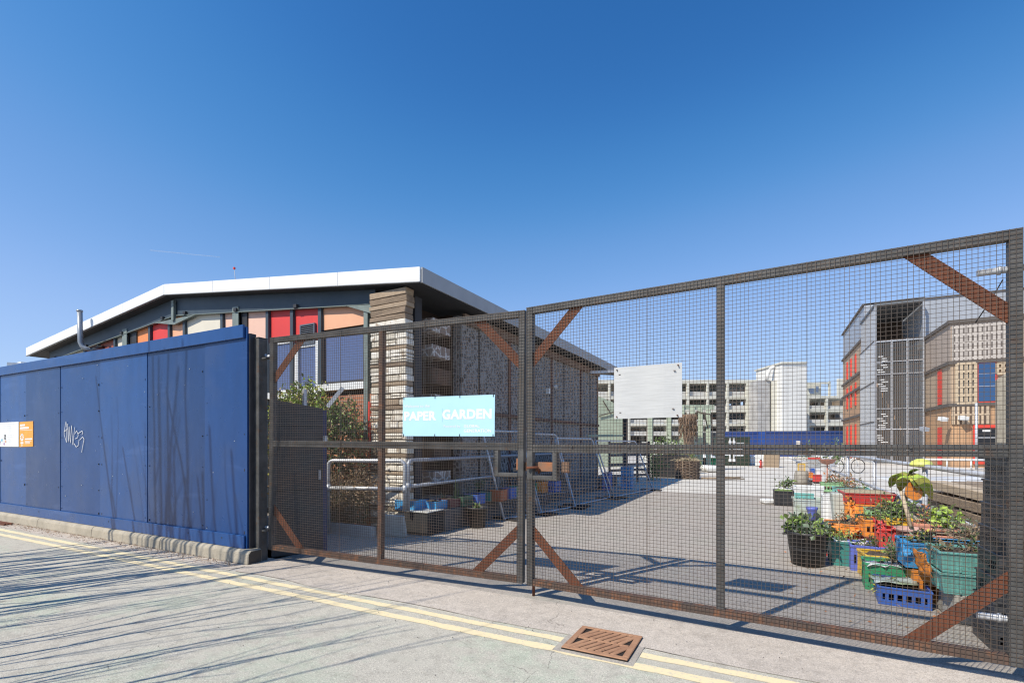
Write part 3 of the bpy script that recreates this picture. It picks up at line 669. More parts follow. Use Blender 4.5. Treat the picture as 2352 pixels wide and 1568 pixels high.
# ================================================================ plinth, railings, crates by the hall
b = MB().box(-5.03, 6.45, -.003, -4.53, 16.6, .353); kind(b.build('path', mat('path_dark', (.13, .12, .115), (.10, .092, .09), sc=4, c3=(.19, .175, .16), sc3=30, rough=.95, bump=.2), loc=(0, 0, 0), bevel=.01))
b = MB().box(-5.02, 6.03, .004, -4.555, 6.44, .352); tag(b.build('concrete_block', mat('plinth', (.024, .024, .025), (.018, .018, .019), sc=4, rough=.9), bevel=.008), 'dark block at the foot of the handrail posts', 'concrete block')  # near-black colour stands in for the hoarding's shade on this block
b = MB().box(-5.03, 6.01, .354, -4.545, 6.44, .366); tag(b.build('capping_slab', M['pale_concrete']), 'pale slab capping the dark block under the handrail posts', 'slab')
b = MB().box(-7.9, 5.55, .003, -5.25, 5.66, .15); tag(b.build('edging_slab', M['pale_concrete']), 'low pale concrete edging in front of the dry hedge', 'edging')
b = MB().rbox((Vv(905, 1180, 5.75).x, 5.77, .17), .36, .05, .32, (.25, 0, .1)); tag(b.build('leaning_slab', M['pale_concrete']), 'pale slab leaning against the hedge beside the plinth', 'slab')
def arc(c, r, a0, a1, ax, n=5): return [Vector(c) + Vector(ax) * (r * math.cos(a0 + (a1 - a0) * i / n)) + Vector((0, 0, r * math.sin(a0 + (a1 - a0) * i / n))) for i in range(n + 1)]
pL, pR = YY(754.5, 1057, 8.35), YY(930, 1058, 8.18); zt_ = pR.z; pL.z = zt_
def hoop(name, label, a, c, z0a, z0c, ztop, zmid, r, m, posts=()):
    a = Vector((a[0], a[1], 0)); c = Vector((c[0], c[1], 0)); d = (c - a).normalized(); rr = .09
    t = thing(name, label, 'railing', a + Vector((0, 0, min(z0a, z0c))))
    b = MB()
    pts = [a + Vector((0, 0, z0a))] + [a + d * (rr - rr * math.cos(x)) + Vector((0, 0, ztop - rr + rr * math.sin(x))) for x in (0, .4, .8, 1.2, 1.57)] + [c - d * (rr - rr * math.cos(x)) + Vector((0, 0, ztop - rr + rr * math.sin(x))) for x in (1.57, 1.2, .8, .4, 0)] + [c + Vector((0, 0, z0c))]
    b.tube(pts, r, n=10); b.build('top_rail', m, t)
    b = MB().tube([a + Vector((0, 0, zmid)), c + Vector((0, 0, zmid))], r, n=10).tube([a + d * .0 + Vector((0, 0, zmid - .06)), a + Vector((0, 0, zmid + .06))], r * 1.35, n=10).tube([c + Vector((0, 0, zmid - .06)), c + Vector((0, 0, zmid + .06))], r * 1.35, n=10); b.build('middle_rail', m, t)
    for p in posts: b = MB().tube([a + d * p + Vector((0, 0, z0a)), a + d * p + Vector((0, 0, ztop))], r, n=10); b.build('post', m, t)
    return t
rail_a = hoop('handrail', 'bright galvanised handrail hoop in front of the dry hedge', pL, pR, -.115, .28, zt_, YY(923, 1122, 8.18).z, .032, M['galv'])
c0 = YY(937.5, 1057, 8.2)
rail_b = hoop('handrail', 'long galvanised handrail in shade along the mosaic side wall', (c0.x, c0.y), (c0.x - .02, c0.y + 6.2), .28, .265, c0.z, YY(964, 1115.6, 8.3).z, .032, M['galv_dull'], posts=(3.1,))
nearer(rail_a, .92); nearer(rail_b, .92)
# dark screen behind the left leaf
a = YY(624, 1000, 6.05); c = YY(742, 1000, 6.42); a.z = c.z = 0; d = (c - a).normalized(); nn = Vector((-d.y, d.x, 0))
scr = thing('metal_screen', 'dark grey metal screen standing behind the left gate leaf', 'screen', a)
b = MB(); L_ = (c - a).length
b.prism([a, c, c + Vector((0, 0, 1.86)), a + Vector((0, 0, 1.95))], nn * .03); b.build('sheet', mat('screen_grey', (.045, .045, .047), (.06, .06, .062), sc=3, rough=.55, stripes=(((0, 0, 1), .81, .012, (.015, .015, .015)),)), scr)
b = MB(); b.prism([c + d * .002, c + d * .05, c + d * .05 + Vector((0, 0, 1.84)), c + d * .002 + Vector((0, 0, 1.84))], nn * .04); b.build('edge_post', mat('edge_blue', (.04, .05, .12)), scr)
b = MB().bar(a + d * .40 + Vector((0, 0, 1.86)) + nn * .05, a + d * .40 + Vector((0, 0, 2.10)) + nn * .05, .05, .03); b.build('top_arm', M['galv'], scr); b = MB(); q0 = YY(752, 934, 6.45); q1 = YY(788, 890, 6.5); b.bar(q0, q1, .035, .05); b.build('top_arm', M['galv'], scr)
b = MB().rbox(c + d * .02 + Vector((0, 0, 1.47)) - nn * .02, .04, .04, .07).rbox(c - d * .05 + Vector((0, 0, 1.0)) - nn * .02, .03, .02, .12); b.build('hinge', M['galv'], scr)
# ================================================================ plants
def ellip(c, rx, ry, rz):
    while True:
        p = Vector((R.uniform(-1, 1), R.uniform(-1, 1), R.uniform(-1, 1)))
        if p.length < 1: return Vector((c[0] + p.x * rx, c[1] + p.y * ry, c[2] + p.z * rz))
def bush(name, label, cat, base, blobs, n, L, mats, twigs=30, up=.3, wd=.5, group=None, twig_r=.006):
    base = Vector(base); t = thing(name, label, cat, base, group=group)
    b = MB(); tot = sum(x[3] * x[4] * x[5] for x in blobs)
    for x in blobs:
        k_ = int(n * x[3] * x[4] * x[5] / tot)
        cl = [ellip(base + Vector(x[:3]), *x[3:6]) for _ in range(max(3, k_ // 22))]
        for _ in range(k_):
            q = R.choice(cl); s = min(x[3:6]) * .32 + .012
            p = q + Vector((R.gauss(0, s), R.gauss(0, s), R.gauss(0, s)))
            d = Vector((R.gauss(0, 1), R.gauss(0, 1), R.gauss(up, 1)))
            b.leaf(p, d, L * R.uniform(.6, 1.3), L * wd * R.uniform(.7, 1.2), R.choice(x[6]) if len(x) > 6 else R.randrange(len(mats)))
    b.build('foliage', mats, t)
    if twigs:
        b = MB()
        for _ in range(twigs):
            x = R.choice(blobs); e = ellip(base + Vector(x[:3]), x[3] * .95, x[4] * .95, x[5] * .95)
            s = base + Vector((x[0] * .8 + R.uniform(-.4, .4) * x[3], x[1] + R.uniform(-.3, .3) * x[4], 0)); m = s.lerp(e, .55) + Vector((R.uniform(-.08, .08), R.uniform(-.08, .08), .05))
            b.tube([s, m, e], twig_r, n=4, r2=twig_r * .4)
        b.build('stem', M['twig'], t)
    return t
lm = lambda *a: [M['lf_' + x] for x in a]
HG = []
# hedge along the gable: yellow-green top, green middle, dry brown lower half
HG.append(bush('hedge', 'tangled hedge with lime green top growing over the dark screen', 'hedge', (-8.35, 6.80, 0),
     [(0, 0, 2.05, .75, .35, .42, (0, 1, 2, 3, 4)), (-.2, 0, 1.3, .7, .3, .8, (1, 3, 3, 4)), (.35, 0, 2.2, .5, .3, .34, (0, 0, 1, 4))], 6500, .085, lm('lime', 'mid', 'lite', 'brown', 'yel'), 140))
HG.append(bush('hedge', 'green and rust leaved hedge beside the stone pier', 'hedge', (-7.05, 6.68, 0),
     [(-.1, 0, 1.75, .50, .28, .45, (0, 1, 2, 4)), (.0, -.05, 1.35, .55, .25, .35, (0, 0, 1, 2, 3)), (.25, -.02, 1.25, .35, .2, .4, (0, 2, 3))], 6500, .075, lm('dark', 'mid', 'brown', 'rust', 'lite'), 120))
HG.append(bush('hedge', 'dry brown twiggy hedge behind the bright handrail hoop', 'hedge', (-7.25, 6.58, 0),
     [(-.35, 0, .85, .75, .22, .30, (0, 0, 1, 4)), (.2, 0, .45, .85, .25, .42, (0, 1, 1, 3)), (-.5, 0, .3, .6, .25, .28, (0, 2, 3, 1)), (.65, 0, .8, .45, .2, .3, (0, 0, 1))], 9000, .055, lm('brown', 'dark', 'mid', 'twig') [:3] + [M['twig'], M['lf_rust']] if False else [M['lf_brown'], M['twig'], M['lf_mid'], M['lf_dark'], M['lf_rust']], 260, wd=.35, twig_r=.004))
for h_ in HG: nearer(h_, .88, True)
# ================================================================ crates, pots and tubs
def crate(label, u0, v0, z0, u1, v1, z1, m, slots=True, fill=None, rz=0, group='plastic crates planted up in the yard', cat='crate', name='plastic_crate', fz=.8, taper=0.0, rim=True, fine=False):
    w, d, h = u1 - u0, v1 - v0, z1 - z0
    t = thing(name, label, cat, ((u0 + u1) / 2, (v0 + v1) / 2, z0), rz, group)
    b = MB(); x0, y0 = -w / 2, -d / 2; x1, y1 = w / 2, d / 2; tk = .012
    b.box(x0 + taper, y0 + taper, 0, x1 - taper, y1 - taper, .012)
    if slots:
        for (a0, c0, a1, c1) in ((x0, y0, x1, y0 + tk), (x0, y1 - tk, x1, y1), (x0, y0 + tk, x0 + tk, y1 - tk), (x1 - tk, y0 + tk, x1, y1 - tk)):
            b.box(a0, c0, .012, a1, c1, h * .28); b.box(a0, c0, h * .62, a1, c1, h * .97)
            if fine: b.box(a0, c0, h * .43, a1, c1, h * .48)
            along = a1 - a0 > c1 - c0; L_ = (a1 - a0) if along else (c1 - c0); n = max(3, int(L_ / (.03 if fine else .055)))
            for i in range(n + 1):
                e = L_ * i / n; ww = (.006 if fine else .012) if 0 < i < n else .03
                if along: b.box(max(a0, a0 + e - ww), c0, h * .28, min(a1, a0 + e + ww), c1, h * .62)
                else: b.box(a0, max(c0, c0 + e - ww), h * .28, a1, min(c1, c0 + e + ww), h * .62)
    else:
        for i in range(1):
            tp = taper
            ov = [(x0, y0), (x1, y0), (x1, y1), (x0, y1)]; ib = [(x0 + tp, y0 + tp), (x1 - tp, y0 + tp), (x1 - tp, y1 - tp), (x0 + tp, y1 - tp)]
            it = [(x0 + tk, y0 + tk), (x1 - tk, y0 + tk), (x1 - tk, y1 - tk), (x0 + tk, y1 - tk)]; itb = [(x0 + tp + tk, y0 + tp + tk), (x1 - tp - tk, y0 + tp + tk), (x1 - tp - tk, y1 - tp - tk), (x0 + tp + tk, y1 - tp - tk)]
            vs = [(p[0], p[1], 0) for p in ib] + [(p[0], p[1], h * .98) for p in ov] + [(p[0], p[1], h * .98) for p in it] + [(p[0], p[1], .014) for p in itb]
            fs = [(j, (j + 1) % 4, (j + 1) % 4 + 4, j + 4) for j in range(4)] + [(j + 4, (j + 1) % 4 + 4, (j + 1) % 4 + 8, j + 8) for j in range(4)] + [(j + 8, (j + 1) % 4 + 8, (j + 1) % 4 + 12, j + 12) for j in range(4)]
            b.add(vs, fs)
            n = max(2, int(w / .11))
            for j in range(1, n): b.box(x0 + w * j / n - .006, y0 - .004 + taper * .5, h * .06, x0 + w * j / n + .006, y0 + .006 + taper * .5, h * .8)
            n = max(2, int(d / .11))
            for j in range(1, n): b.box(x0 - .004 + taper * .5, y0 + d * j / n - .006, h * .06, x0 + .006 + taper * .5, y0 + d * j / n + .006, h * .8)
    b.build('body', m, t, local=True)
    if rim:
        b = MB(); e = .008; r0, r1 = h * .90, h
        b.box(x0 - e, y0 - e, r0, x1 + e, y0 + tk, r1).box(x0 - e, y1 - tk, r0, x1 + e, y1 + e, r1).box(x0 - e, y0 + tk, r0, x0 + tk, y1 - tk, r1).box(x1 - tk, y0 + tk, r0, x1 + e, y1 - tk, r1)
        b.build('rim', m, t, local=True, bevel=.003)
    if fill:
        b = MB(); n = 7; vs = []
        for i in range(n + 1):
            for j in range(n + 1):
                vs.append((x0 + tk + (w - 2 * tk) * i / n, y0 + tk + (d - 2 * tk) * j / n, h * fz + R.uniform(-.012, .02) * (1 if 0 < i < n and 0 < j < n else 0) + .03 * math.sin(3.1 * i / n) * math.sin(3.1 * j / n)))
        b.add(vs, [(i * (n + 1) + j, (i + 1) * (n + 1) + j, (i + 1) * (n + 1) + j + 1, i * (n + 1) + j + 1) for i in range(n) for j in range(n)], 0, True)
        b.build('soil', fill, t, local=True)
    return t
def vg(px, py, z=0.0): return Gz(px, py, z).y
def cpx(label, x0, x1, yt, yb, v, d, m, z0=None, **kw):
    xm = (x0 + x1) / 2; u0, u1 = Vv(x0, yt, v).x, Vv(x1, yt, v).x
    zt = Vv(xm, yt, v).z; zb = Vv(xm, yb, v).z if z0 is None else z0
    kw.setdefault('rz', R.uniform(-.09, .09))
    keep = kw.pop('keep', []); keep.append(crate(label, u0, v, zb, u1, v + d, zt, m, **kw)); return (u0, u1, v, d, zb, zt)
def pot(label, c, r, h, m, name='plant_pot', cat='plant pot', taper=.78, rim=.012, fill=True, handles=False, group=None):
    t = thing(name, label, cat, c, group=group)
    b = MB().lathe([(r * taper, 0), (r, h - .03), (r + rim, h - .03), (r + rim, h), (r - .008, h), (r * .95 - .01, h * .5), (r * taper - .012, .015)], n=28); b.build('body', m, t, local=True)
    if fill: b = MB().lathe([(r - .02, h - .045), (r * .5, h - .035), (.004, h - .03)], n=20, cap=False); b.build('soil', M['soil'], t, local=True)
    if handles:
        for s in (-1, 1): b = MB().tube([(s * (r + .0), -.05, h - .04), (s * (r + .035), -.03, h - .05), (s * (r + .035), .03, h - .05), (s * r, .05, h - .04)], .009, n=6); b.build('handle', m, t, local=True)
    return t
def blades(label, c, n, L, m, spread=.5, w=.012, name='spiky_plant', cat='plant'):
    b = MB(); c = Vector(c)
    for i in range(n):
        a = R.uniform(0, 6.28); d = Vector((math.cos(a) * spread * R.random(), math.sin(a) * spread * R.random(), 1)).normalized(); s = Vector((-math.sin(a), math.cos(a), 0)); l = L * R.uniform(.6, 1.1)
        p = c + Vector((R.uniform(-.04, .04), R.uniform(-.04, .04), -.02)); q = p + d * l * .6; e = q + (d + Vector((math.cos(a) * .5, math.sin(a) * .5, -.15))).normalized() * l * .4
        b.add([p - s * w / 2, p + s * w / 2, q + s * w * .4, q - s * w * .4, e], ((0, 1, 2, 3), (3, 2, 4)), R.randrange(len(m)))
    return tag(b.build(name, m), label, cat)
# --- shaded row on the plinth beside the mosaic wall
G1 = 'crates along the shaded plinth'
Z1 = .262
row = [('bright blue crate at the near end of the shaded plinth', 907, 952, 1149, 6.62, .32, 'p_sky', False),
       ('blue crate on the plinth behind the handrail post', 955, 1003, 1151, 6.9, .32, 'p_sky', False),
       ('maroon crate beside the blue crates on the plinth', 1004, 1036, 1146, 7.22, .32, 'p_maroon', False),
       ('dark green crate with spiky leaves on the plinth', 1035, 1065, 1139.5, 7.52, .32, 'p_dgreen', True),
       ('royal blue crate between two dark green ones on the plinth', 1066, 1096, 1135, 7.86, .32, 'p_blue', False),
       ('grey green crate before the rust orange one on the plinth', 1100, 1124, 1129, 8.4, .32, 'p_dteal', False),
       ('rust orange tub in the shaded plinth row left of the gate gap', 1125, 1149, 1125, 8.48, .32, 'p_rust', False),
       ('blue crate after the orange tub on the shaded plinth', 1150, 1171, 1121, 8.92, .32, 'p_blue', False),
       ('pale green crate nearest the gate gap on the plinth', 1168, 1187, 1117, 9.36, .32, 'p_lgreen', True),
       ('sky blue crate seen through the gap between the gates', 1199, 1212, 1111, 10.1, .32, 'p_sky', True),
       ('green crate on the plinth behind the lock box', 1222, 1231, 1108, 10.42, .32, 'p_green', True),
       ('orange red tub on the plinth behind the right leaf', 1232, 1248, 1106, 10.48, .32, 'p_orange', False),
       ('blue crate behind the leaning panels, beside the orange red tub', 1249, 1276, 1105.5, 10.75, .32, 'p_blue', True)]
ROWT = []
for lb, x0, x1, yt, v, d, m, s in row: cpx(lb, x0, x1, yt, None, v, d, M[m], z0=Z1, slots=s, fill=M['soil'], group=G1, keep=ROWT)
ROWT.append(blades('thin spiky leaves in the dark green crate', (Vv(1050, 1130, 7.65).x, 7.65, .42), 9, .42, lm('lime', 'mid')))
ROWT.append(blades('thin spiky leaves in the royal blue crate', (Vv(1083, 1130, 8.0).x, 8.0, .42), 8, .35, lm('lime', 'mid', 'dark')))
ROWT.append(blades('scrubby plant in the maroon crate', (Vv(1018, 1140, 7.35).x, 7.35, .38), 24, .22, lm('grey', 'brown', 'dark'), 1.2, .02))
ROWT.append(bush('small_plant', 'leggy plant in the grey green crate on the plinth', 'plant', (Vv(1112, 1130, 8.55).x, 8.55, .4), [(0, 0, .14, .16, .14, .12)], 110, .05, lm('mid', 'dark', 'grey'), 6))
for o_ in ROWT: nearer(o_, .92)
G_ = Gz(1084.5, 1212.5)
G_.x += .03
pot('black plant pot on the shaded asphalt before the plinth', (G_.x, G_.y + .12, .004), .165, .34, M['black_plastic'], rim=.02)
blades('stubby yellow green leaves in the black plant pot', (G_.x, G_.y + .12, .31), 22, .17, lm('lime', 'mid', 'dark'), 1.0, .022)
# --- leaning tubular panels
def panel_rack(label, a, c, lean, h, seed, r=.022):
    a = Vector((a[0], a[1], .03)); c = Vector((c[0], c[1], .03)); d = (c - a).normalized(); nL = Vector((-d.y, d.x, 0)); up = (nL * lean + Vector((0, 0, h))).normalized(); H_ = math.hypot(lean, h); L_ = (c - a).length
    t = thing('barrier_panel', label, 'barrier', a, group='galvanised barrier panels leaning by the hall')
    pt = lambda s, z: a + d * s + up * z
    rr = .10; cs = (0, .4, .8, 1.2, 1.57)
    b = MB().tube([pt(0, 0)] + [pt(rr - rr * math.cos(x), H_ - rr + rr * math.sin(x)) for x in cs] + [pt(L_ - rr + rr * math.cos(x), H_ - rr + rr * math.sin(x)) for x in reversed(cs)] + [pt(L_, 0), pt(0, 0)], r, n=8); b.build('frame', M['galv'], t)
    b = MB(); n = int(L_ / .075)
    for i in range(1, n): b.tube([pt(L_ * i / n, .02), pt(L_ * i / n, H_ - .02)], .0028, n=4, cap=False)
    for z in (.35, .8, 1.2): b.tube([pt(.0, z), pt(L_, z)], .004, n=4, cap=False)
    b.build('infill', M['galv_dull'], t)
    for s in (.12, L_ - .12): b = MB().rbox(pt(s, 0) + Vector((0, 0, -.005)), .2, .6, .03, (0, 0, math.atan2(d.y, d.x))); b.build('foot', M['black_plastic'], t)
bases = [(-4.02, 8.75), (-3.74, 9.7), (-3.66, 11.3), (-3.50, 12.6), (-3.08, 15.2)]
panel_rack('nearest leaning tubular barrier panel, its corner above the lock box', (-4.25, 7.9), (-4.0, 9.0), .55, 1.62, 0)
panel_rack('tubular barrier panel just right of the gate gap, leaning', (-3.98, 8.85), (-3.72, 10.2), .50, 1.58, 1)
panel_rack('third leaning barrier panel along the hall wall', (-3.80, 10.35), (-3.55, 12.3), .50, 1.5, 2)
panel_rack('farthest leaning barrier panel, short of the woven planter', (-3.5, 12.5), (-3.06, 15.2), .55, 1.45, 3)
b = MB().rbox((-4.9, 11.6, .55), .06, 2.4, .9, (0, .3, 0)); nearer(tag(b.build('tarpaulin', M['tin']), 'dark sheet propped behind the leaning barrier panels', 'sheet'), .92)
cpx('deep blue crate on the asphalt under the leaning panels', 1383, 1398, 1085, None, 14.4, .4, M['p_blue'], z0=.004, slots=False, group=G1)
cpx('teal crate behind the farthest leaning panel', 1425, 1448, 1072, None, 15.3, .5, M['p_sky'], z0=.004, slots=True, group=G1)
# --- lit crates at the right
SO, ST_ = M['soil'], M['straw']
cpx('low royal blue crate at the front of the heap, near the gate', 2024, 2147, 1353, 1397, 5.28, .46, M['p_blue'], z0=.004, fill=SO, fz=.7)
cpx('bright green slotted crate behind the low royal blue one', 1990, 2093, 1297, None, 5.76, .34, M['p_green'], z0=.004, fill=SO)
cpx('yellow crate behind the bright green slotted one', 1986, 2073, 1277, None, 6.14, .36, M['p_yellow'], z0=.004, fill=SO, fz=.85)
cpx('violet blue crate between the teal box and yellow crate', 1956, 2040, 1254, None, 6.55, .36, M['p_purple'], z0=.004, fill=SO)
cpx('dark teal box beside the black bucket', 1906, 1953, 1243, None, 6.72, .36, M['p_dteal'], z0=.004, slots=False, fill=SO, taper=.02)
cpx('red crate beneath the wide orange crate', 1896, 1982, 1233, None, 7.28, .40, M['p_red'], z0=.004)
cpx('wide orange crate lying on a red crate', 1898, 1980, 1203, 1232.4, 7.29, .36, M['p_orange'], fill=SO, fz=.75)
a_ = cpx('dark brown crate below the tall orange crate', 1988, 2034, 1234, None, 7.02, .34, M['p_maroon'], z0=.004)
cpx('tall orange crate to the left of the climbing plant', 1984, 2035, 1194, 1233.5, 7.02, .34, M['p_orange'], fill=SO)
cpx('dark crate below the small red crate', 2021, 2067, 1258, None, 6.60, .30, M['black_plastic'], z0=.004)
cpx('small red crate beside the pink pot', 2020, 2068, 1215, 1257.5, 6.60, .30, M['p_red'], fill=SO)
b = MB().tbox(1.31, 5.0, .004, 1.72, 5.38, .225, -.02); tag(b.build('concrete_block', M['concrete'], bevel=.01), 'tapered concrete block carrying the teal crates', 'concrete block')
u0 = Vv(2160, 1300, 4.97).x
crate('lower teal crate of the pair on the concrete block', u0, 4.97, .226, u0 + .62, 5.37, .392, M['p_teal'], slots=False, taper=.03)
crate('upper teal crate of the pair on the concrete block', u0, 4.975, .393, u0 + .62, 5.375, .556, M['p_teal'], slots=False, taper=.02, fill=SO)
u0 = Vv(2090, 1290, 5.5).x
crate('orange crate under the blue one behind the teal pair', u0 + .02, 5.50, .004, u0 + .62, 5.86, .29, M['p_orange'], fill=None)
crate('sky blue crate stacked behind the teal pair', u0 - .03, 5.50, .291, u0 + .68, 5.88, .525, M['p_sky'], slots=False, fill=SO)
cpx('long salmon pink crate behind the sky blue one', 2098, 2170, 1240, None, 6.02, .3, M['p_salmon'], z0=.004, fill=SO)
cpx('short salmon pink crate at the right of the long one', 2176, 2222, 1243, None, 6.02, .3, M['p_salmon'], z0=.004, fill=SO)
c = Vv(2100, 1240, 6.45); pot('wide pink clay pot holding the wooden stake', (c.x, 6.62, .004), .13, .50, M['pinkpot'])
c = Vv(2150, 1240, 6.5); pot('terracotta pot beside the pink clay pot', (c.x, 6.6, .004), .10, .52, M['terracotta'])
c = Vv(2185, 1240, 6.5); pot('terracotta pot holding the lime green plant', (c.x, 6.6, .004), .10, .52, M['terracotta'])
bush('basil_plant', 'lime green leafy plant in the terracotta pot', 'plant', (c.x - .06, 6.6, .50), [(0, 0, .1, .12, .11, .09)], 120, .075, lm('lime', 'lite', 'lime'), 8, wd=.7)
c = Gz(1858, 1304); pot('black bucket with leafy top on the asphalt', (c.x, c.y + .19, .004), .215, .385, M['black_plastic'], name='bucket', cat='bucket', handles=True, rim=.015)
bush('leafy_plant', 'pale green leafy plant overflowing the black bucket', 'plant', (c.x, c.y + .19, .36), [(0, 0, .05, .22, .2, .07), (-.05, 0, .1, .12, .12, .07)], 420, .075, lm('lite', 'grey', 'grey', 'lite'), 14, wd=.85)
# second row back
M['tub_clear'] = mat('tub_clear', (.52, .58, .53), (.42, .48, .40), sc=3, c3=(.30, .36, .2), sc3=4, con3=(.5, .65), rough=.35)
cpx('cloudy storage tub standing by the grey planter', 1823, 1908, 1146, 1192, vg(1866, 1192), .45, M['tub_clear'], slots=False, taper=.05, z0=.004, cat='tub', name='storage_tub')
cpx('pale storage tub behind the cloudy one', 1826, 1895, 1118, None, 11.6, .5, M['white_plastic'], slots=False, z0=.004, taper=.04, cat='tub', name='storage_tub')
cpx('turquoise crate lid resting on the storage tubs', 1826, 1870, 1135, 1144, 10.75, .3, M['p_teal'], cat='crate')
b = MB().tbox(Vv(1912, 1150, 9.2).x, 9.2, .004, Vv(1953, 1150, 9.2).x, 9.6, .62, .04); tag(b.build('grey_planter', mat('planter_grey', (.50, .53, .48), (.42, .45, .40), sc=4, rough=.8), bevel=.01), 'pale grey tapered planter under the straw filled basket', 'planter')
cpx('red basket heaped with straw above the crates', 1938, 2056, 1133, 1158, 8.95, .62, M['p_red'], fill=ST_, fz=1.0, slots=False, taper=.04, name='basket', cat='basket')
cpx('orange crate supporting the straw filled basket', 1944, 2056, 1159, None, 8.97, .55, M['p_orange'], z0=.20, fill=None)
cpx('green crate at the bottom beneath the straw basket', 1950, 2060, 1186, None, 8.9, .6, M['p_lgreen'], z0=.004)
bush('small_plant', 'small leafy plant among the orange crates', 'plant', (Vv(2046, 1180, 7.6).x, 7.6, .42), [(0, 0, .1, .14, .12, .12)], 150, .07, lm('mid', 'lite', 'dark'), 6)
bush('small_plant', 'wispy grey green plant behind the bright green crate', 'plant', (Vv(2065, 1290, 5.95).x, 5.95, .24), [(0, 0, .08, .14, .1, .09)], 160, .06, lm('grey', 'mid', 'lite'), 12, wd=.25)
bush('small_plant', 'low straggly plant in the royal blue crate', 'plant', (Vv(2060, 1345, 5.5).x, 5.5, .12), [(-.08, 0, .02, .15, .1, .03)], 90, .05, lm('mid', 'yel', 'grey'), 4, wd=.3)
bush('small_plant', 'greyish twiggy plant beside the black crates', 'plant', (Vv(2238, 1230, 6.2).x, 6.2, .5), [(0, 0, .06, .2, .1, .1)], 150, .05, lm('grey', 'brown', 'mid'), 40, wd=.3)
# tilted liners: white sheet on the green crate, black sheets
def cloth(name, label, cat, pts, m, n=8, amp=.015):
    a, b_, c_, d_ = [Vector(p) for p in pts]; b = MB(); vs = []
    for i in range(n + 1):
        for j in range(n + 1):
            s, t = i / n, j / n; p = a * (1 - s) * (1 - t) + b_ * s * (1 - t) + c_ * s * t + d_ * (1 - s) * t
            vs.append(p + Vector((R.uniform(-amp, amp), R.uniform(-amp, amp), amp * math.sin(5 * s + 3 * t) + R.uniform(-amp, amp))))
    b.add(vs, [(i * (n + 1) + j, (i + 1) * (n + 1) + j, (i + 1) * (n + 1) + j + 1, i * (n + 1) + j + 1) for i in range(n) for j in range(n)], 0, True)
    o = b.build(name, m); s_ = o.modifiers.new('thickness', 'SOLIDIFY'); s_.thickness = .004; return tag(o, label, cat)
p = lambda x, y, v: Vv(x, y, v)
cloth('crate_liner', 'white plastic liner draped over the bright green crate', 'liner', (p(1988, 1298, 5.74), p(2085, 1301, 5.74), p(2085, 1288, 6.0), p(1985, 1286, 6.0)), M['white_plastic'])
cloth('crate_liner', 'black plastic liner bunched over the wide orange crate', 'liner', (p(1862, 1212, 7.2), p(1950, 1208, 7.25), p(1965, 1195, 7.6), p(1858, 1192, 7.6)), M['black_plastic'], amp=.025)
cloth('crate_liner', 'black plastic sheet hanging behind the tall orange crate', 'liner', (p(1968, 1190, 7.5), p(2050, 1186, 7.5), p(2056, 1178, 7.9), p(1966, 1182, 7.9)), M['black_plastic'], amp=.03)
cloth('crate_liner', 'white sheet on top of the dark teal box', 'liner', (p(1908, 1242, 6.75), p(1996, 1250, 6.75), p(1990, 1240, 7.05), p(1910, 1236, 7.05)), M['white_plastic'], amp=.012)
# stake and drooping big-leaved plant
c = Vv(2078, 1228, 6.9)
b = MB().tube([(c.x, 6.62, .5), Vv(2070, 1128, 6.75)], .020, n=6); tag(b.build('wooden_stake', M['pale_wood']), 'upright wooden stake beside the drooping broad leaves', 'stake')
t = thing('banana_plant', 'drooping broad leaved plant with yellow and orange fronds', 'plant', (Vv(2085, 1200, 8.0).x, 8.0, .3))
def frond(name, pts, w, mats):
    b = MB(); pts = [Vector(p_) for p_ in pts]; n = len(pts)
    for i in range(n - 1):
        f0 = w * math.sin(math.pi * (i + .35) / (n - .2)); f1 = w * math.sin(math.pi * (i + 1.35) / (n - .2)) if i < n - 2 else .01
        s = Vector((CT, ST, 0))
        for sd in (-1, 1): b.add([pts[i], pts[i] + s * sd * f0 + Vector((0, 0, -.35 * f0)), pts[i + 1] + s * sd * f1 + Vector((0, 0, -.35 * f1)), pts[i + 1]], ((0, 1, 2, 3),), i % len(mats))
    o = b.build(name, mats, t); m_ = o.modifiers.new('thickness', 'SOLIDIFY'); m_.thickness = .004
top = Vv(2090, 1085, 8.0)
def fr(x1, y1, x2, y2, w, mm, x0=2088, y0=1088):
    pts = []
    for i in range(7):
        s = i / 6; pts.append(Vv(x0 * (1 - s) ** 2 + 2 * x1 * s * (1 - s) + x2 * s * s, y0 * (1 - s) ** 2 + 2 * y1 * s * (1 - s) + y2 * s * s, 8.0 - .25 * math.sin(3.1 * s)))
    frond('frond', pts, w, mm)
fr(2062, 1070, 2044, 1118, .09, lm('yel', 'lime')); fr(2120, 1075, 2140, 1145, .095, lm('lime', 'yel')); fr(2070, 1085, 2068, 1128, .08, lm('lime', 'yel')); fr(2110, 1085, 2122, 1140, .085, lm('yel', 'lime'))
frond('dry_frond', [Vv(2096 + i, 1100 + i * 8, 7.82) for i in range(7)], .11, [M['p_orange']])
fr(2100, 1070, 2110, 1078, .05, lm('mid', 'lite'))
b = MB().tube([(t.location.x, 8.0, .3), (t.location.x - .02, 8.02, .7), top], .022, n=6); b.build('stem', M['lf_brown'], t)
pot('black pot holding the drooping broad leaved plant', (t.location.x, 8.02, .004), .15, .32, M['black_plastic'])
b = MB().lathe([(.13, 0), (.125, .03), (.10, .07), (.05, .095), (.004, .10)], n=20); o = b.build('safety_helmet', plas('p_hivis', (.75, .78, .15)), xf=Matrix.Translation(Vv(2116, 1070, 8.4))); tag(o, 'pale yellow dome hanging over the handrail', 'helmet')
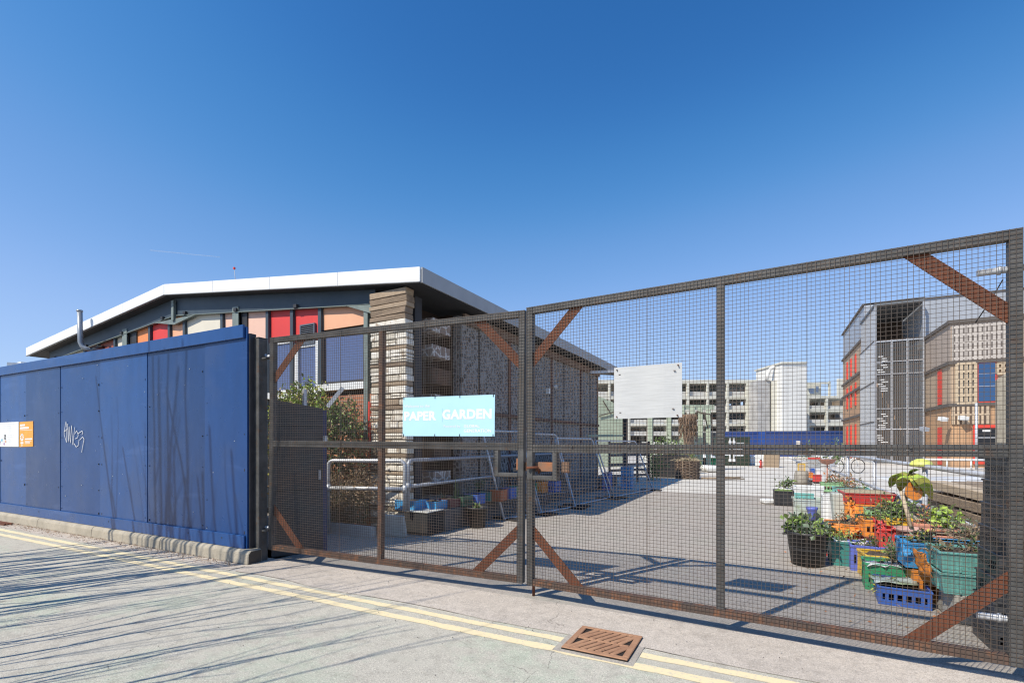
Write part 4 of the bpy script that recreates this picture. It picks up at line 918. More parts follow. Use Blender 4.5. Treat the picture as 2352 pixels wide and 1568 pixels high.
# galvanised guard rail on the right
RU = 1.88
t = thing('guard_rail', 'thick galvanised two tube guard rail running back past the crates', 'railing', (RU, 12, 0))
for z, m_ in ((1.1, 'top_rail'), (.55, 'lower_rail')): b = MB().tube([(RU, 3.9, z), (RU, 20.2, z)], .030, n=12); b.build(m_, M['galv'], t)
for v in (4.9, 8.36, 11.8, 15.35, 19.3):
    b = MB().tube([(RU, v, 0), (RU, v, 1.075)], .030, n=12).tube([(RU, v - .05, 1.1), (RU, v + .05, 1.1)], .038, n=12).tube([(RU, v - .05, .55), (RU, v + .05, .55)], .038, n=12); b.build('post', M['galv'], t)
# black slotted crates stacked by the gate
M['crate_black'] = mat('crate_black', (.035, .035, .037), (.055, .055, .058), sc=6, rough=.45)
zc = 0.004
for i in range(8):
    e = .018 * (4 - i) * .35; u0 = 1.425 - .010 * (7 - i)
    lab = ['bottom', 'second lowest', 'third lowest', 'fourth lowest', 'fifth lowest', 'sixth lowest', 'second highest', 'topmost'][i] + ' black slotted crate of the stack beside the gate post'
    crate(lab, u0, 4.42 + R.uniform(-.01, .01), zc, u0 + .42, 4.80, zc + .163, M['crate_black'], group='stacked black slotted crates', rz=R.uniform(-.02, .02), fine=True); zc += .1635
b = MB(); a = Vv(2290, 850, 4.95); u0 = a.x
b.prism([(u0, 4.95, .02), (u0 + .5, 4.95, .02), (u0 + .5, 4.95, 2.02), (u0 + .32, 4.95, 2.0), (u0 + .20, 4.95, 1.97), (u0 + .1, 4.95, 1.96), (u0, 4.95, 1.88)], (0, .03, 0)); tag(b.build('weathered_board', mat('board_grey', (.40, .36, .29), (.28, .25, .20), sc=7, stretch=(9, 9, 1.2), rough=.9, bump=.3, bsc=10)), 'weathered grey brown board standing behind the black crates', 'board')
# timber stack with white sheet
t = thing('timber_stack', 'stack of long weathered planks beyond the guard rail', 'timber', (3.1, 8.4, 0))
for i in range(20):
    lay = i // 4; q = i % 4; u = 2.55 + q * .27 + R.uniform(-.05, .05); rz = R.uniform(-.05, .05) + .03; z = .12 + lay * .15
    b = MB().rbox((u, 8.4 + R.uniform(-.5, .5), z), .24, R.uniform(3.8, 5.0), .12, (R.uniform(-.015, .015), R.uniform(-.03, .03), rz)); b.build('plank', M['old_wood'] if R.random() < .6 else M['pale_wood'], t, bevel=.006)
b = MB().box(2.4, 7.0, .004, 3.8, 7.14, .055).box(2.4, 9.4, .004, 3.8, 9.54, .055); b.build('bearer', M['old_wood'], t)
cloth('plastic_sheet', 'white plastic sheet spread beyond the far end of the timber stack', 'sheet', ((2.3, 11.0, .62), (5.2, 10.4, .70), (5.4, 15.5, .66), (2.3, 15.0, .60)), M['white_plastic'], n=14, amp=.02)

# loose clutter among the lit crates
cloth('net_sack', 'orange net sack hanging at the left of the straw filled basket', 'sack', (p(1942, 1142, 8.9), p(1962, 1145, 8.85), p(1985, 1198, 8.3), p(1958, 1192, 8.4)), M['p_orange'], amp=.03)
cloth('net_sack', 'orange bag spilling over the edge of the wide orange crate', 'sack', (p(1900, 1204, 7.24), p(1975, 1206, 7.24), p(1978, 1226, 7.2), p(1920, 1222, 7.18)), M['p_orange'], amp=.02)
cloth('crate_liner', 'torn orange liner between the blue crate and the teal pair', 'liner', (p(2094, 1262, 5.45), p(2126, 1268, 5.2), p(2142, 1330, 5.15), p(2108, 1305, 5.4)), M['p_orange'], amp=.012)
cloth('crate_liner', 'blue flap folded over the corner of the sky blue crate', 'liner', (p(2066, 1238, 5.6), p(2090, 1240, 5.55), p(2096, 1272, 5.44), p(2072, 1276, 5.46)), M['p_sky'], amp=.01)
cloth('crate_liner', 'red bag slumped on the small red crate', 'liner', (p(2006, 1196, 6.7), p(2040, 1205, 6.6), p(2058, 1222, 6.58), p(2014, 1218, 6.62)), M['p_red'], amp=.03)
cloth('crate_liner', 'black plastic edge hanging out of the straw filled basket', 'liner', (p(2000, 1128, 9.3), p(2060, 1131, 9.3), p(2066, 1150, 9.1), p(2040, 1142, 9.1)), M['black_plastic'], amp=.02)
cloth('crate_liner', 'pale blue sheet lying in the low royal blue crate', 'liner', (p(2008, 1336, 5.34), p(2110, 1342, 5.34), p(2100, 1326, 5.64), p(1996, 1320, 5.64)), M['tub_clear'], amp=.008)
for x, y, v, s_, lb in ((2214, 1236, 6.35, .085, 'small clay pot at the right of the salmon pink crates'), (1990, 1186, 8.2, .08, 'small clay pot behind the tall orange crate'), (1902, 1118, 13.2, .12, 'clay pot on the light green crate')):
    c = Vv(x, y, v); pot(lb, (c.x, v, max(.004, c.z - .16)), s_, .17, M['terracotta'], group='small clay pots among the crates')
for x, y, v, n_, w_, mm, lb in ((2110, 1248, 5.7, 160, .14, ('mid', 'grey', 'yel'), 'low weedy plant in the sky blue crate'), (2200, 1268, 5.15, 200, .22, ('grey', 'mid', 'brown'), 'low sparse plant in the upper teal crate'), (2000, 1252, 6.7, 140, .14, ('mid', 'lite', 'dark'), 'low plant in the violet blue crate'),
        (1940, 1200, 7.45, 160, .16, ('brown', 'rust', 'mid'), 'dry brown plant in the wide orange crate'), (2010, 1192, 7.2, 120, .1, ('lite', 'mid'), 'small green plant in the tall orange crate'), (1912, 1105, 12.8, 150, .2, ('mid', 'grey', 'rust'), 'straggly plant in the light green crate'), (1955, 1118, 10.8, 150, .22, ('lite', 'mid', 'brown'), 'mixed small plants in the long turquoise crate'),
        (1930, 1238, 6.9, 120, .12, ('lite', 'mid', 'yel'), 'thin plant in the dark teal box'), (2040, 1276, 6.3, 130, .12, ('grey', 'mid'), 'grey leaved plant in the yellow crate')):
    c = Vv(x, y, v); bush('small_plant', lb, 'plant', (c.x, v, c.z - .03), [(0, 0, .05, w_, .1, .06), (w_ * .4, 0, .09, w_ * .4, .07, .07)], n_, .045, lm(*mm), 8, wd=.45, twig_r=.003)
b = MB()
for i in range(60):
    c = Vv(R.uniform(2190, 2262), R.uniform(1222, 1250), 6.3 + R.uniform(-.2, .3)); b.tube([c, c + Vector((R.uniform(-.2, .2), R.uniform(-.15, .15), R.uniform(-.03, .1)))], .006, n=4)
kind(b.build('twig_heap', M['twig']), 'stuff')
b = MB()
for i in range(140):
    c = Vector((R.uniform(.2, 1.6), R.uniform(4.6, 7.4), .005)); b.leaf(c, (R.uniform(-1, 1), R.uniform(-1, 1), R.uniform(0, .3)), R.uniform(.015, .05), R.uniform(.008, .02), R.randrange(3))
kind(b.build('yard_litter', [M['lf_brown'], M['lf_rust'], M['straw']]), 'stuff')

cpx('lime green crate under the black plastic sheet', 1992, 2062, 1172, 1186, 8.35, .4, M['p_lgreen'], fill=SO)
cpx('tall grey bin below the lime green crate', 1996, 2058, 1187, None, 8.38, .36, M['p_grey'], z0=.004, slots=False)
cpx('yellow crate beside the wooden stake', 2038, 2098, 1190, None, 7.5, .4, M['p_yellow'], z0=.004, fill=SO)
cpx('salmon pink trough behind the wide pink clay pot', 2100, 2172, 1203, None, 7.3, .35, M['p_salmon'], z0=.004, fill=SO)
cpx('flat red crate peeping out behind the dark teal box', 1930, 1990, 1238, None, 7.15, .1, M['p_red'], z0=.004)
cpx('white tray leaning behind the cloudy tub', 1890, 1914, 1136, None, 10.2, .3, M['white_plastic'], z0=.004, slots=False, cat='tray', name='tray')
for x, y, v, n_, w_, mm, lb in ((2068, 1188, 7.65, 220, .16, ('mid', 'lite', 'dark'), 'bushy green plant in the yellow crate by the stake'), (2130, 1200, 7.45, 180, .18, ('grey', 'lite', 'rust'), 'mixed leafy plant in the salmon pink trough'), (2026, 1170, 8.5, 160, .2, ('brown', 'mid', 'yel'), 'straggling plant in the lime green crate')):
    c = Vv(x, y, v); bush('small_plant', lb, 'plant', (c.x, v, c.z - .03), [(0, 0, .08, w_, .12, .09), (w_ * .4, 0, .13, w_ * .5, .09, .09)], n_, .06, lm(*mm), 12, wd=.45, twig_r=.003)
# ================================================================ bare trees across the road (their shadows fall on road and hoarding)
def bare_tree(label, c, h, seed, stems=9):
    r = random.Random(seed); c = Vector(c); sprd = h / 6
    b = MB(); b.tube([c, c + Vector((.01, .0, .3)), c + Vector((.0, -.01, .55))], .09, n=8, r2=.06)
    t = tag(b.build('bare_tree', M['bark']), label, 'tree', 'bare upright trees beside the road')
    b = MB()
    for i in range(stems):
        a = 6.283 * i / stems + r.uniform(-.3, .3); k_ = r.uniform(.25, 1.0)
        p = c; d = Vector((math.cos(a) * .16 * k_ - (.10 if h > 4.8 else 0), math.sin(a) * .10 * k_, 1)).normalized(); p = c + Vector((math.cos(a) * .62 * k_, math.sin(a) * .35 * k_, .5 + .8 * k_))
        pts = [c + Vector((0, 0, .5)), p]; hh = h * r.uniform(.65, 1.05); n = 9
        for j in range(n):
            d = (d + Vector((r.gauss(0, .06), r.gauss(0, .06), .09))).normalized(); p = p + d * hh / n; pts.append(p)
        b.tube(pts, r.uniform(.022, .042) if h > 4.8 else r.uniform(.008, .016), n=6, r2=.017 if h > 4.8 else .004)
        for q in range(r.randint(3, 6)):
            s = r.randint(1, n - 2); p2 = pts[s].copy(); a2 = r.uniform(0, 6.283); d2 = Vector((math.cos(a2) * .32, math.sin(a2) * .32, 1)).normalized(); sp = [p2]; l2 = hh * r.uniform(.2, .45)
            for j in range(6):
                d2 = (d2 + Vector((r.gauss(0, .08), r.gauss(0, .08), .12))).normalized(); p2 = p2 + d2 * l2 / 6; sp.append(p2)
            b.tube(sp, r.uniform(.010, .016) if h > 4.8 else r.uniform(.004, .008), n=4, r2=.005 if h > 4.8 else .003)
    b.build('branches', M['bark'], t); return t
bare_tree('bare upright tree by the pavement, farthest from the gates', (-9.0, .25, 0), 6.0, 5, 8)
bare_tree('bare upright tree by the pavement, second in its row', (-8.0, .15, 0), 5.9, 3, 8)
bare_tree('bare upright tree by the pavement, third in its row', (-7.0, .35, 0), 5.0, 8, 7)
bare_tree('bare upright tree by the pavement, fourth in its row', (-6.0, .15, 0), 4.0, 13, 6)
bare_tree('bare upright tree by the pavement, fifth in its row', (-5.05, .2, 0), 3.6, 34, 5)
bare_tree('bare upright tree by the pavement, nearest the gates', (-4.2, .0, 0), 3.1, 21, 5)
# ================================================================ middle distance of the yard
def at(px, py, Y): return YY(px, py, Y)
def gnd(px, py): return Gz(px, py)
RZ = TH
XF = Matrix.Rotation(TH, 4, 'Z')              # blocks square to the far street
def cam_xy(px, Y): return (px - CX) / F * Y
# woven willow planter
c = gnd(1576, 1100)
t = thing('woven_planter', 'round woven willow planter with straw on top', 'planter', (c.x, c.y + .4, .004))
b = MB(); r_ = .43
for i in range(13):
    z = .03 + i * .055; pts = [(math.cos(a) * (r_ + .025 * (-1) ** (j + i)), math.sin(a) * (r_ + .025 * (-1) ** (j + i)), z + R.uniform(-.012, .012)) for j, a in enumerate([6.283 * q / 22 for q in range(23)])]
    b.tube(pts, .026, n=5)
b.build('weave', mat('willow', (.19, .13, .09), (.11, .075, .055), sc=9, rough=.9), t, local=True)
b = MB()
for i in range(10): a = 6.283 * i / 10; b.tube([(math.cos(a) * r_, math.sin(a) * r_, 0), (math.cos(a) * r_, math.sin(a) * r_, .74)], .02, n=5)
b.build('upright', M['twig'], t, local=True)
b = MB()
for i in range(260): b.leaf((R.gauss(0, .17), R.gauss(0, .17), .70 + R.random() * .08), (R.uniform(-1, 1), R.uniform(-1, 1), R.uniform(-.1, .25)), .25, .02)
b.build('straw', M['straw'], t, local=True)
b = MB()
for i in range(14): b.tube([(c.x + .5 + R.uniform(0, .3), c.y + R.uniform(-.2, .5), .02 + R.random() * .06), (c.x + 1.2 + R.uniform(0, .9), c.y + R.uniform(.1, .9), .03 + R.random() * .1)], .012, n=4)
kind(b.build('cut_sticks', M['twig']), 'stuff')
b = MB()
for i in range(30): b.tube([(c.x - .7 + R.uniform(-.3, .3), c.y + 1.0 + R.uniform(-.2, .2), .95 + R.random() * .06), (c.x + .1 + R.uniform(-.3, .3), c.y + 1.1 + R.uniform(-.3, .3), 1.0 + R.random() * .1)], .014, n=4)
kind(b.build('stick_bundle', M['pale_wood']), 'stuff')
b = MB().box(c.x - 1.5, c.y + .7, .004, c.x - .1, c.y + 1.5, .94); tag(b.build('planter_box', M['black_plastic'], bevel=.02), 'big black planter box beside the woven planter', 'planter')
bush('shrub', 'green shrub growing from the big black planter box', 'shrub', (c.x - .9, c.y + 1.0, .9), [(0, 0, .35, .5, .35, .4)], 500, .11, lm('mid', 'dark', 'lite'), 14)
# pale green pergola
PG = mat('pale_green_paint', (.40, .45, .34), (.34, .39, .29), sc=3, rough=.7)
t = thing('pergola', 'pale green timber pergola posts at the back of the yard', 'pergola', gnd(1550, 1082))
Yp = 26.0
tops = {1494: 935, 1537: 935, 1567: 935, 1591: 937, 1609: 940, 1627: 943}
for px, ty in tops.items():
    p = at(px, 1019, Yp); hw = .115; z1 = at(px, ty, Yp).z
    b = MB().box(p.x - hw, p.y - hw, .0, p.x + hw, p.y + hw, z1 + .1); b.build('post', PG, t, bevel=.01)
p, q = at(1480, 935, Yp), at(1640, 935, Yp); b = MB().bar(p, q, .10, .24); b.build('beam', PG, t)
p, q = at(1480, 935, Yp + .5), at(1640, 935, Yp + .5); b = MB().bar(p, q, .10, .24); b.build('beam', PG, t)
# dried palm trunk
p = at(1580, 1019, 25)
t = thing('dead_palm', 'dead palm with shaggy brown trunk at the pergola', 'tree', (p.x, p.y, 0))
b = MB().tube([(p.x, p.y, 0), (p.x + .05, p.y, 1.5), (p.x, p.y, 2.9)], .22, n=10, r2=.30); b.build('trunk', mat('palm_bark', (.28, .19, .13), (.15, .10, .07), sc=11, rough=.95, bump=.5), t)
b = MB()
for i in range(500):
    z = 1.9 + 1.1 * R.random(); a = R.uniform(0, 6.283); rr_ = .25 + .12 * R.random(); b.leaf((p.x + rr_ * math.cos(a), p.y + rr_ * math.sin(a), z), (math.cos(a) * .4, math.sin(a) * .4, -1), .34, .04)
b.build('dead_fronds', mat('dead_frond', (.26, .17, .11), (.17, .11, .07), sc=6, rough=.95), t)
b = MB()
for (x0, y0), (x1, y1), (x2, y2) in (((1600, 945), (1618, 950), (1626, 985)), ((1612, 948), (1632, 952), (1637, 990))):
    b.tube([at(x0, y0, 25.5), at(x1, y1, 25.5), at(x2, y2, 25.5)], .05, n=5, r2=.03)
tag(b.build('bent_branch', M['bark']), 'two dark bent branches hooked over the pergola', 'branch')
for px, py, w_, hh, lb in ((1515, 1075, .55, .85, 'olive green shrub behind the pergola posts, left one'), (1556, 1076, .6, .9, 'olive green shrub between the middle pergola posts'), (1500, 1100, .5, .5, 'dark leafy shrub left of the woven planter'), (1585, 1078, .4, .5, 'spiky leafed shrub behind the woven planter')):
    p = gnd(px, py); p = at(px, 1019, 23.5 if py < 1090 else 19); p.z = 0
    bush('shrub', lb, 'shrub', (p.x, p.y, 0), [(0, 0, hh, w_, w_ * .7, hh * .8)], 420, .11, lm('grey', 'mid', 'lite') if py < 1090 else lm('dark', 'mid', 'lite'), 16, wd=.4)
b = MB(); p = at(1512, 1019, 27); b.box(p.x - .9, p.y, .002, p.x + 2.2, p.y + .1, 1.5); tag(b.build('white_screen', M['white_plastic']), 'pale screen behind the shrubs and pergola posts', 'screen')
# black post with pale arms, black cart, pale green shed
p = at(1436, 1019, 16)
t = thing('black_post', 'square black steel post carrying two pale horizontal bars', 'post', (p.x, p.y, 0))
b = MB().box(p.x - .07, p.y - .07, 0, p.x + .07, p.y + .07, 2.9); b.build('upright', M['black_metal'], t)
for y0, y1, m in ((856, 852, M['galv']), (1001, 1000, PG)):
    a_, c_ = at(1335, y0, 15.6), at(1412 if y0 < 900 else 1407, y1, 15.8); b = MB().bar(a_, c_, .07, .08); b.bar(c_, Vector((p.x, p.y, c_.z)), .05, .06); b.build('arm', m, t)
t = thing('black_cart', 'black slatted cart standing behind the leaning panels', 'cart', gnd(1450, 1085))
p = at(1400, 1019, 17.5); q = at(1490, 1019, 18.5)
for z in (.25, .45, .65, 1.0, 1.2, 1.4): b = MB().bar((p.x, p.y, z), (q.x, q.y, z), .05, .09); b.build('slat', M['black_metal'], t)
for f_ in (0, .35, .7, 1): b = MB().bar((p.x + (q.x - p.x) * f_, p.y + (q.y - p.y) * f_, 0), (p.x + (q.x - p.x) * f_, p.y + (q.y - p.y) * f_, 1.5), .07, .07, up=(0, 1, 0)); b.build('post', M['black_metal'], t)
p0, p1 = at(1376, 1019, 30), at(1440, 1019, 30); p2 = at(1376, 905, 30); p3 = at(1418, 928, 30)
t = thing('green_shed', 'pale green shed beyond the end of the hall', 'shed', (p0.x, p0.y, 0))
b = MB(); bk = Vector((-ST * 3, CT * 3, 0)); b.prism([Vector((p0.x - 1.5, p0.y - .8, 0)), Vector((p1.x, p1.y, 0)), Vector((p1.x, p1.y, p3.z - .6)), p3, p2 + Vector((-1.5, -.8, .6))], bk); b.build('wall', PG, t)
b = MB(); b.bar(at(1385, 920, 29.9), at(1400, 945, 29.9), .05, .06); b.bar(at(1376, 955, 29.9), at(1412, 945, 29.9), .05, .06); b.build('brace', M['bark'], t)
# steel store and bins
def box_px(name, label, cat, x0, x1, yt, Y, d, m, parts=None, zb=0.0, bevel=.01):
    t = thing(name, label, cat, at((x0 + x1) / 2, 1019, Y) * 1.0); t.location.z = zb; W[t.name] = Matrix.Translation(t.location)
    X0, X1 = cam_xy(x0, Y), cam_xy(x1, Y); z1 = at(x0, yt, Y).z
    b = MB().box(X0, Y, zb + .003, X1, Y + d, z1); b.build('body', m, t, xf=XF, bevel=bevel); return t, X0, X1, z1
GM = mat('store_green', (.025, .04, .025), (.04, .055, .035), sc=3, rough=.5)
t, X0, X1, z1 = box_px('storage_container', 'dark green steel store with white bolts and markings', 'container', 1663, 1722, 1004, 31.6, 1.6, GM)
wd = X1 - X0; b = MB()
for f_ in (.22, .37): b.box(X0 + wd * f_ - .03, 31.53, .25, X0 + wd * f_ + .03, 31.6, z1 - .05)
for f_, zz_ in ((.22, .35), (.37, .35), (.22, 1.5), (.37, 1.5)): b.box(X0 + wd * f_ - .07, 31.50, zz_ - .08, X0 + wd * f_ + .07, 31.6, zz_ + .08)
b.build('bolt', M['white_paint'], t, xf=XF)
b = MB()
for x0_, x1_, z0_, z1_ in ((.45, .78, 1.42, 1.48), (.55, .68, 1.25, 1.36), (.40, .72, .95, 1.12), (.38, .75, .62, .70), (.02, .22, .66, .72)): b.box(X0 + wd * x0_, 31.585, z0_, X0 + wd * x1_, 31.597, z1_)
b.build('marking', M['white_paint'], t, xf=XF)
b = MB()
for f_ in (.01, .30, .985): b.box(X0 + wd * f_ - .02, 31.57, .1, X0 + wd * f_ + .02, 31.6, z1)
b.box(X0 - .03, 31.55, z1 - .06, X1 + .03, 33.2, z1 + .03); b.build('edge_trim', GM, t, xf=XF)
t, X0, X1, z1 = box_px('storage_container', 'long dark grey container behind the pergola', 'container', 1594, 1662, 993, 36, 2.4, mat('cont_grey', (.05, .055, .062), (.065, .07, .075), sc=2, rough=.5, stripes=(((1, 0, 0), .3, .3, (.035, .038, .043)),)))
b = MB()
for i in range(1, 6): b.box(X0 + (X1 - X0) * i / 6 - .03, 35.96, .05, X0 + (X1 - X0) * i / 6 + .03, 36, z1 - .05)
b.build('rib', M['black_metal'], t, xf=XF)
for i, (px, lb) in enumerate(((1603, 'white bin bag by the dark containers, left one'), (1618, 'white bin bag by the dark containers, middle one'), (1632, 'white bin bag by the dark containers, right one'))):
    p = at(px, 1019, 30); b = MB(); b.lathe([(.05, 0), (.38, .08), (.42, .35), (.25, .62), (.06, .72), (.10, .78)], n=12)
    for i_, v in enumerate(b.v): b.v[i_] = v * R.uniform(.92, 1.08)
    tag(b.build('bin_bag', M['white_plastic'], xf=Matrix.Translation((p.x, p.y, .005))), lb, 'bag')
for px, Y, lb in ((1640, 24.5, 'white cement bag lying beside the woven planter'), (1628, 25, 'white sack lying farther left of the cement bag')):
    p = at(px, 1019, Y); b = MB().rbox((p.x, p.y, .17), .8, .5, .3, (0, .05, .4)); tag(b.build('sack', M['white_plastic'], bevel=.1), lb, 'sack')
for px, lb, m in ((1600, 'black dustbin beneath the pergola, left one', M['black_plastic']), (1613, 'black dustbin beneath the pergola, right one', M['black_plastic']), (1634, 'green recycling box beneath the pergola', M['p_green'])):
    p = at(px, 1019, 27.5); pot(lb, (p.x, p.y, .004), .26, .62, m, name='dustbin', cat='bin', fill=False)
# extinguisher, white blocks, leaning boards, bike, trolley
p = gnd(1747.5, 1074); t = thing('fire_extinguisher', 'red fire extinguisher standing by the white bags', 'extinguisher', p)
b = MB().lathe([(.09, 0), (.09, .36), (.06, .42), (.03, .44)], p, n=14); b.build('cylinder', M['p_red'], t); b = MB().box(p.x - .05, p.y - .02, .44, p.x + .07, p.y + .02, .50); b.build('valve', M['black_plastic'], t); b = MB().rbox(p + Vector((-.06, -.075, .22)), .1, .012, .16, (0, 0, TH)); b.build('panel', M['white_plastic'], t)
for x0, x1, yt, Y, lb in ((1723, 1746, 1046, 33, 'white builders bag beside the dark green store'), (1752, 1766, 1043, 30, 'white block beside the leaning brown board')):
    box_px('builders_bag', lb, 'bag', x0, x1, yt, Y, 1.0, M['white_plastic'], bevel=.06)
b = MB().rbox(at(1772, 1057, 29.5), .06, .9, 1.1, (0, .12, 1.2)); tag(b.build('leaning_board', M['old_wood']), 'brown board leaning against the white block', 'board')
def bike(label, p, ang):
    t = thing('bicycle', label, 'bicycle', p, ang); X = lambda x, z, y=0: Vector((x, y, z))
    for x in (0, 1.02):
        b = MB().tube([X(x + .33 * math.cos(a), .34 + .33 * math.sin(a)) for a in [6.2832 * i / 24 for i in range(25)]], .018, n=6); w_ = b.build('wheel', M['black_plastic'], t, local=True)
        b = MB()
        for i in range(10): a = 6.2832 * i / 10; b.tube([X(x, .34), X(x + .32 * math.cos(a), .34 + .32 * math.sin(a))], .003, n=4)
        b.build('spoke', M['galv'], w_, local=True)
    b = MB()
    for q, r_ in ((((0, .34), (.40, .36))), (((.40, .36), (.30, .82))), (((.30, .82), (0, .34))), (((.40, .36), (.86, .80))), (((.30, .76), (.84, .86))), (((1.02, .34), (.82, .95)))): b.tube([X(*q), X(*r_)], .018, n=6)
    b.build('frame', M['white_paint'], t, local=True)
    b = MB().rbox((.28, 0, .86), .26, .13, .05); b.build('saddle', M['black_plastic'], t, local=True)
    b = MB().tube([X(.86, .98, -.28), X(.80, 1.0, -.1), X(.80, 1.0, .1), X(.86, .98, .28)], .014, n=6); b.build('handlebar', M['galv'], t, local=True)
p = gnd(1930, 1090); bike('white bicycle parked beyond the guard rail', (p.x, p.y + 1.2, .004), .5)
p = gnd(1872, 1070)
t = thing('garden_trolley', 'tangle of white tubes on a garden trolley far up the yard', 'trolley', p)
b = MB()
for i in range(18):
    a_ = p + Vector((R.uniform(-1.1, 1.1), R.uniform(-.3, .6), R.uniform(.3, .95))); b.tube([a_, a_ + Vector((R.uniform(-1, 1), R.uniform(-.3, .3), R.uniform(-.2, .35)))], .03, n=5)
b.build('tube_load', M['white_paint'], t)
b = MB().box(p.x - 1.1, p.y - .3, .28, p.x + 1.1, p.y + .5, .34)
for sx in (-.9, .9): b.tube([(p.x + sx, p.y - .25, .16), (p.x + sx, p.y + .45, .16)], .15, n=10)
b.build('bed', M['galv_dull'], t)
# cluster of things at the head of the crates
def bx(name, label, cat, x0, x1, yt, yb, v, d, m, **kw): return cpx(label, x0, x1, yt, yb, v, d, m, name=name, cat=cat, group=None, **kw)
p = gnd(1842, 1114)
b = MB().lathe([(.20, 0), (.24, .12), (.22, .35), (.19, .46)], (p.x, p.y + .25, .004), n=16); tag(b.build('stone_planter', mat('stone_pl', (.36, .33, .28), (.25, .23, .20), sc=9, rough=.95, bump=.4)), 'rough grey brown sack planter under the yellow frame', 'planter')
a_ = Vv(1832, 1084, p.y + .3); c_ = Vv(1850, 1064, p.y + .3); b = MB(); w_ = .03
b.box(a_.x, a_.y, .42, a_.x + w_, a_.y + .03, c_.z).box(c_.x - w_, a_.y, .42, c_.x, a_.y + .03, c_.z).box(a_.x + w_, a_.y, c_.z - w_, c_.x - w_, a_.y + .03, c_.z).box(a_.x + w_, a_.y + .01, .42, c_.x - w_, a_.y + .02, c_.z - w_, 1); tag(b.build('framed_sign', [M['p_yellow'], M['pale_wood']]), 'small yellow framed board on top of the sack planter', 'sign')
bx('plastic_crate', 'grey slotted crate with red rim, high in the far cluster', 'crate', 1857, 1885, 1055, 1072, 19.0, .4, M['p_grey'])
bx('stand', 'grey stand under the red rimmed crate', 'stand', 1859, 1884, 1072, None, 19.0, .4, M['galv_dull'], z0=.009, slots=False)
bx('plastic_crate', 'red crate lying on top of the grey slotted one', 'crate', 1857, 1886, 1051, 1055, 19.0, .4, M['p_red'], slots=False)
p = Vv(1900, 1067, 17.5); b = MB().lathe([(.02, 0), (.15, .05), (.24, .15), (.25, .17)], p, n=16); b.tube([(p.x, p.y, p.z + .02), (p.x, p.y, .0)], .02, n=5); tag(b.build('plant_basket', M['terracotta']), 'round brown plant basket on a thin stand', 'basket')
bx('tub', 'blue tub in the far cluster above the red one', 'tub', 1863, 1874, 1076, 1086, 15.5, .3, M['p_blue'], slots=False); bx('tub', 'white tub with blue band in the far cluster', 'tub', 1874, 1888, 1077, 1093, 15.3, .3, M['white_plastic'], slots=False)
bx('tub', 'red tub below the white one in the far cluster', 'tub', 1868, 1888, 1091, 1107, 14.9, .35, M['p_red'], slots=False); bx('tub', 'orange and violet box beside the red tub', 'tub', 1860, 1867, 1085, 1098, 15, .3, M['p_orange'], slots=False)
bx('stand', 'dark stand holding the tubs of the far cluster', 'stand', 1860, 1890, 1106, None, 14.9, .7, M['black_plastic'], slots=False, z0=.009)
bx('stand', 'pale grey block below the light green crate', 'stand', 1869, 1896, 1110, None, vg(1882, 1147), .4, M['pale_concrete'], slots=False, z0=.004)
bx('plastic_crate', 'light green crate on the pale grey block', 'crate', 1886, 1940, 1109, 1130, 12.6, .45, M['p_lgreen'], fill=SO)
bx('plastic_crate', 'dark grey crate beneath the light green one', 'crate', 1900, 1940, 1131, None, 12.6, .4, M['p_grey'], slots=False, z0=.004)
bx('plastic_crate', 'long turquoise crate behind the straw filled basket', 'crate', 1915, 2000, 1121, 1138, 10.6, .4, M['p_teal'], fill=SO)
bx('plastic_crate', 'grey crate under the long turquoise one', 'crate', 1920, 1998, 1139, None, 10.6, .4, M['p_grey'], z0=.004)
c = gnd(1800, 1162); t_ = cpx('black planter box with lit green soil, left of the clear tub', 1777, 1823, 1127, 1161, vg(1800, 1161), .5, M['black_plastic'], slots=False, fill=mat('moss', (.25, .36, .08), (.18, .27, .06), sc=14, rough=.95), name='planter_box', cat='planter', z0=.004, fz=.95)
b = MB().rbox((Vv(1768, 1141, 13).x, 13, .06), .35, .3, .10, (0, 0, .4)); tag(b.build('sack', M['white_plastic'], bevel=.03), 'small crumpled white bag beside the black planter box', 'bag')
p = Vv(1806, 1122, 14.0); pot('white pot with a small plant behind the black planter box', (p.x, 14.0, .004), .16, .30, M['white_plastic']); bush('small_plant', 'small grey green plant in the white pot', 'plant', (p.x, 14.0, .28), [(0, 0, .12, .2, .18, .12)], 120, .09, lm('grey', 'mid', 'lite'), 5)
c_ = Gz(1866, 1196); b = MB().lathe([(.05, 0), (.06, .10), (.085, .19), (.095, .2), (.095, .24)], (c_.x, c_.y + .1, .004), n=14); tag(b.build('jug', M['p_purple']), 'dark blue jug with white top before the cloudy tub', 'jug')
bush('shrub', 'dried reddish plant hanging by the rail posts', 'plant', (Vv(1935, 1100, 13.5).x, 13.5, .5), [(0, 0, .1, .25, .2, .2)], 150, .09, lm('rust', 'brown'), 10)
for x0, x1, yb, v, lb in ((1835, 1900, 1030, 40, 'pale green shrub at the foot of the far blue hoarding'), (1905, 1935, 1030, 40, 'small green shrub at the corner of the timber building')):
    p = Vv((x0 + x1) / 2, 1015, v); bush('shrub', lb, 'shrub', (p.x, p.y, 0), [(0, 0, .75, (x1 - x0) / F * 38 * .5, .5, .7)], 420, .2, lm('lite', 'grey', 'mid'), 12, wd=.35)

# thin vapour trail high over the hall
k = NT('vapour'); k.b.inputs['Base Color'].default_value = (.9, .9, .9, 1); k.b.inputs['Alpha'].default_value = .16; k.b.inputs['Roughness'].default_value = 1
pts = [YY(345 + 160 * i / 8, 575 + 15 * i / 8, 1500) + Vector((R.uniform(-.5, .5), 0, R.uniform(-.5, .5))) for i in range(9)]
b = MB().tube(pts, 1.4, n=6, r2=1.0); tag(b.build('vapour_trail', k.m), 'faint short white vapour trail in the blue sky', 'vapour trail')
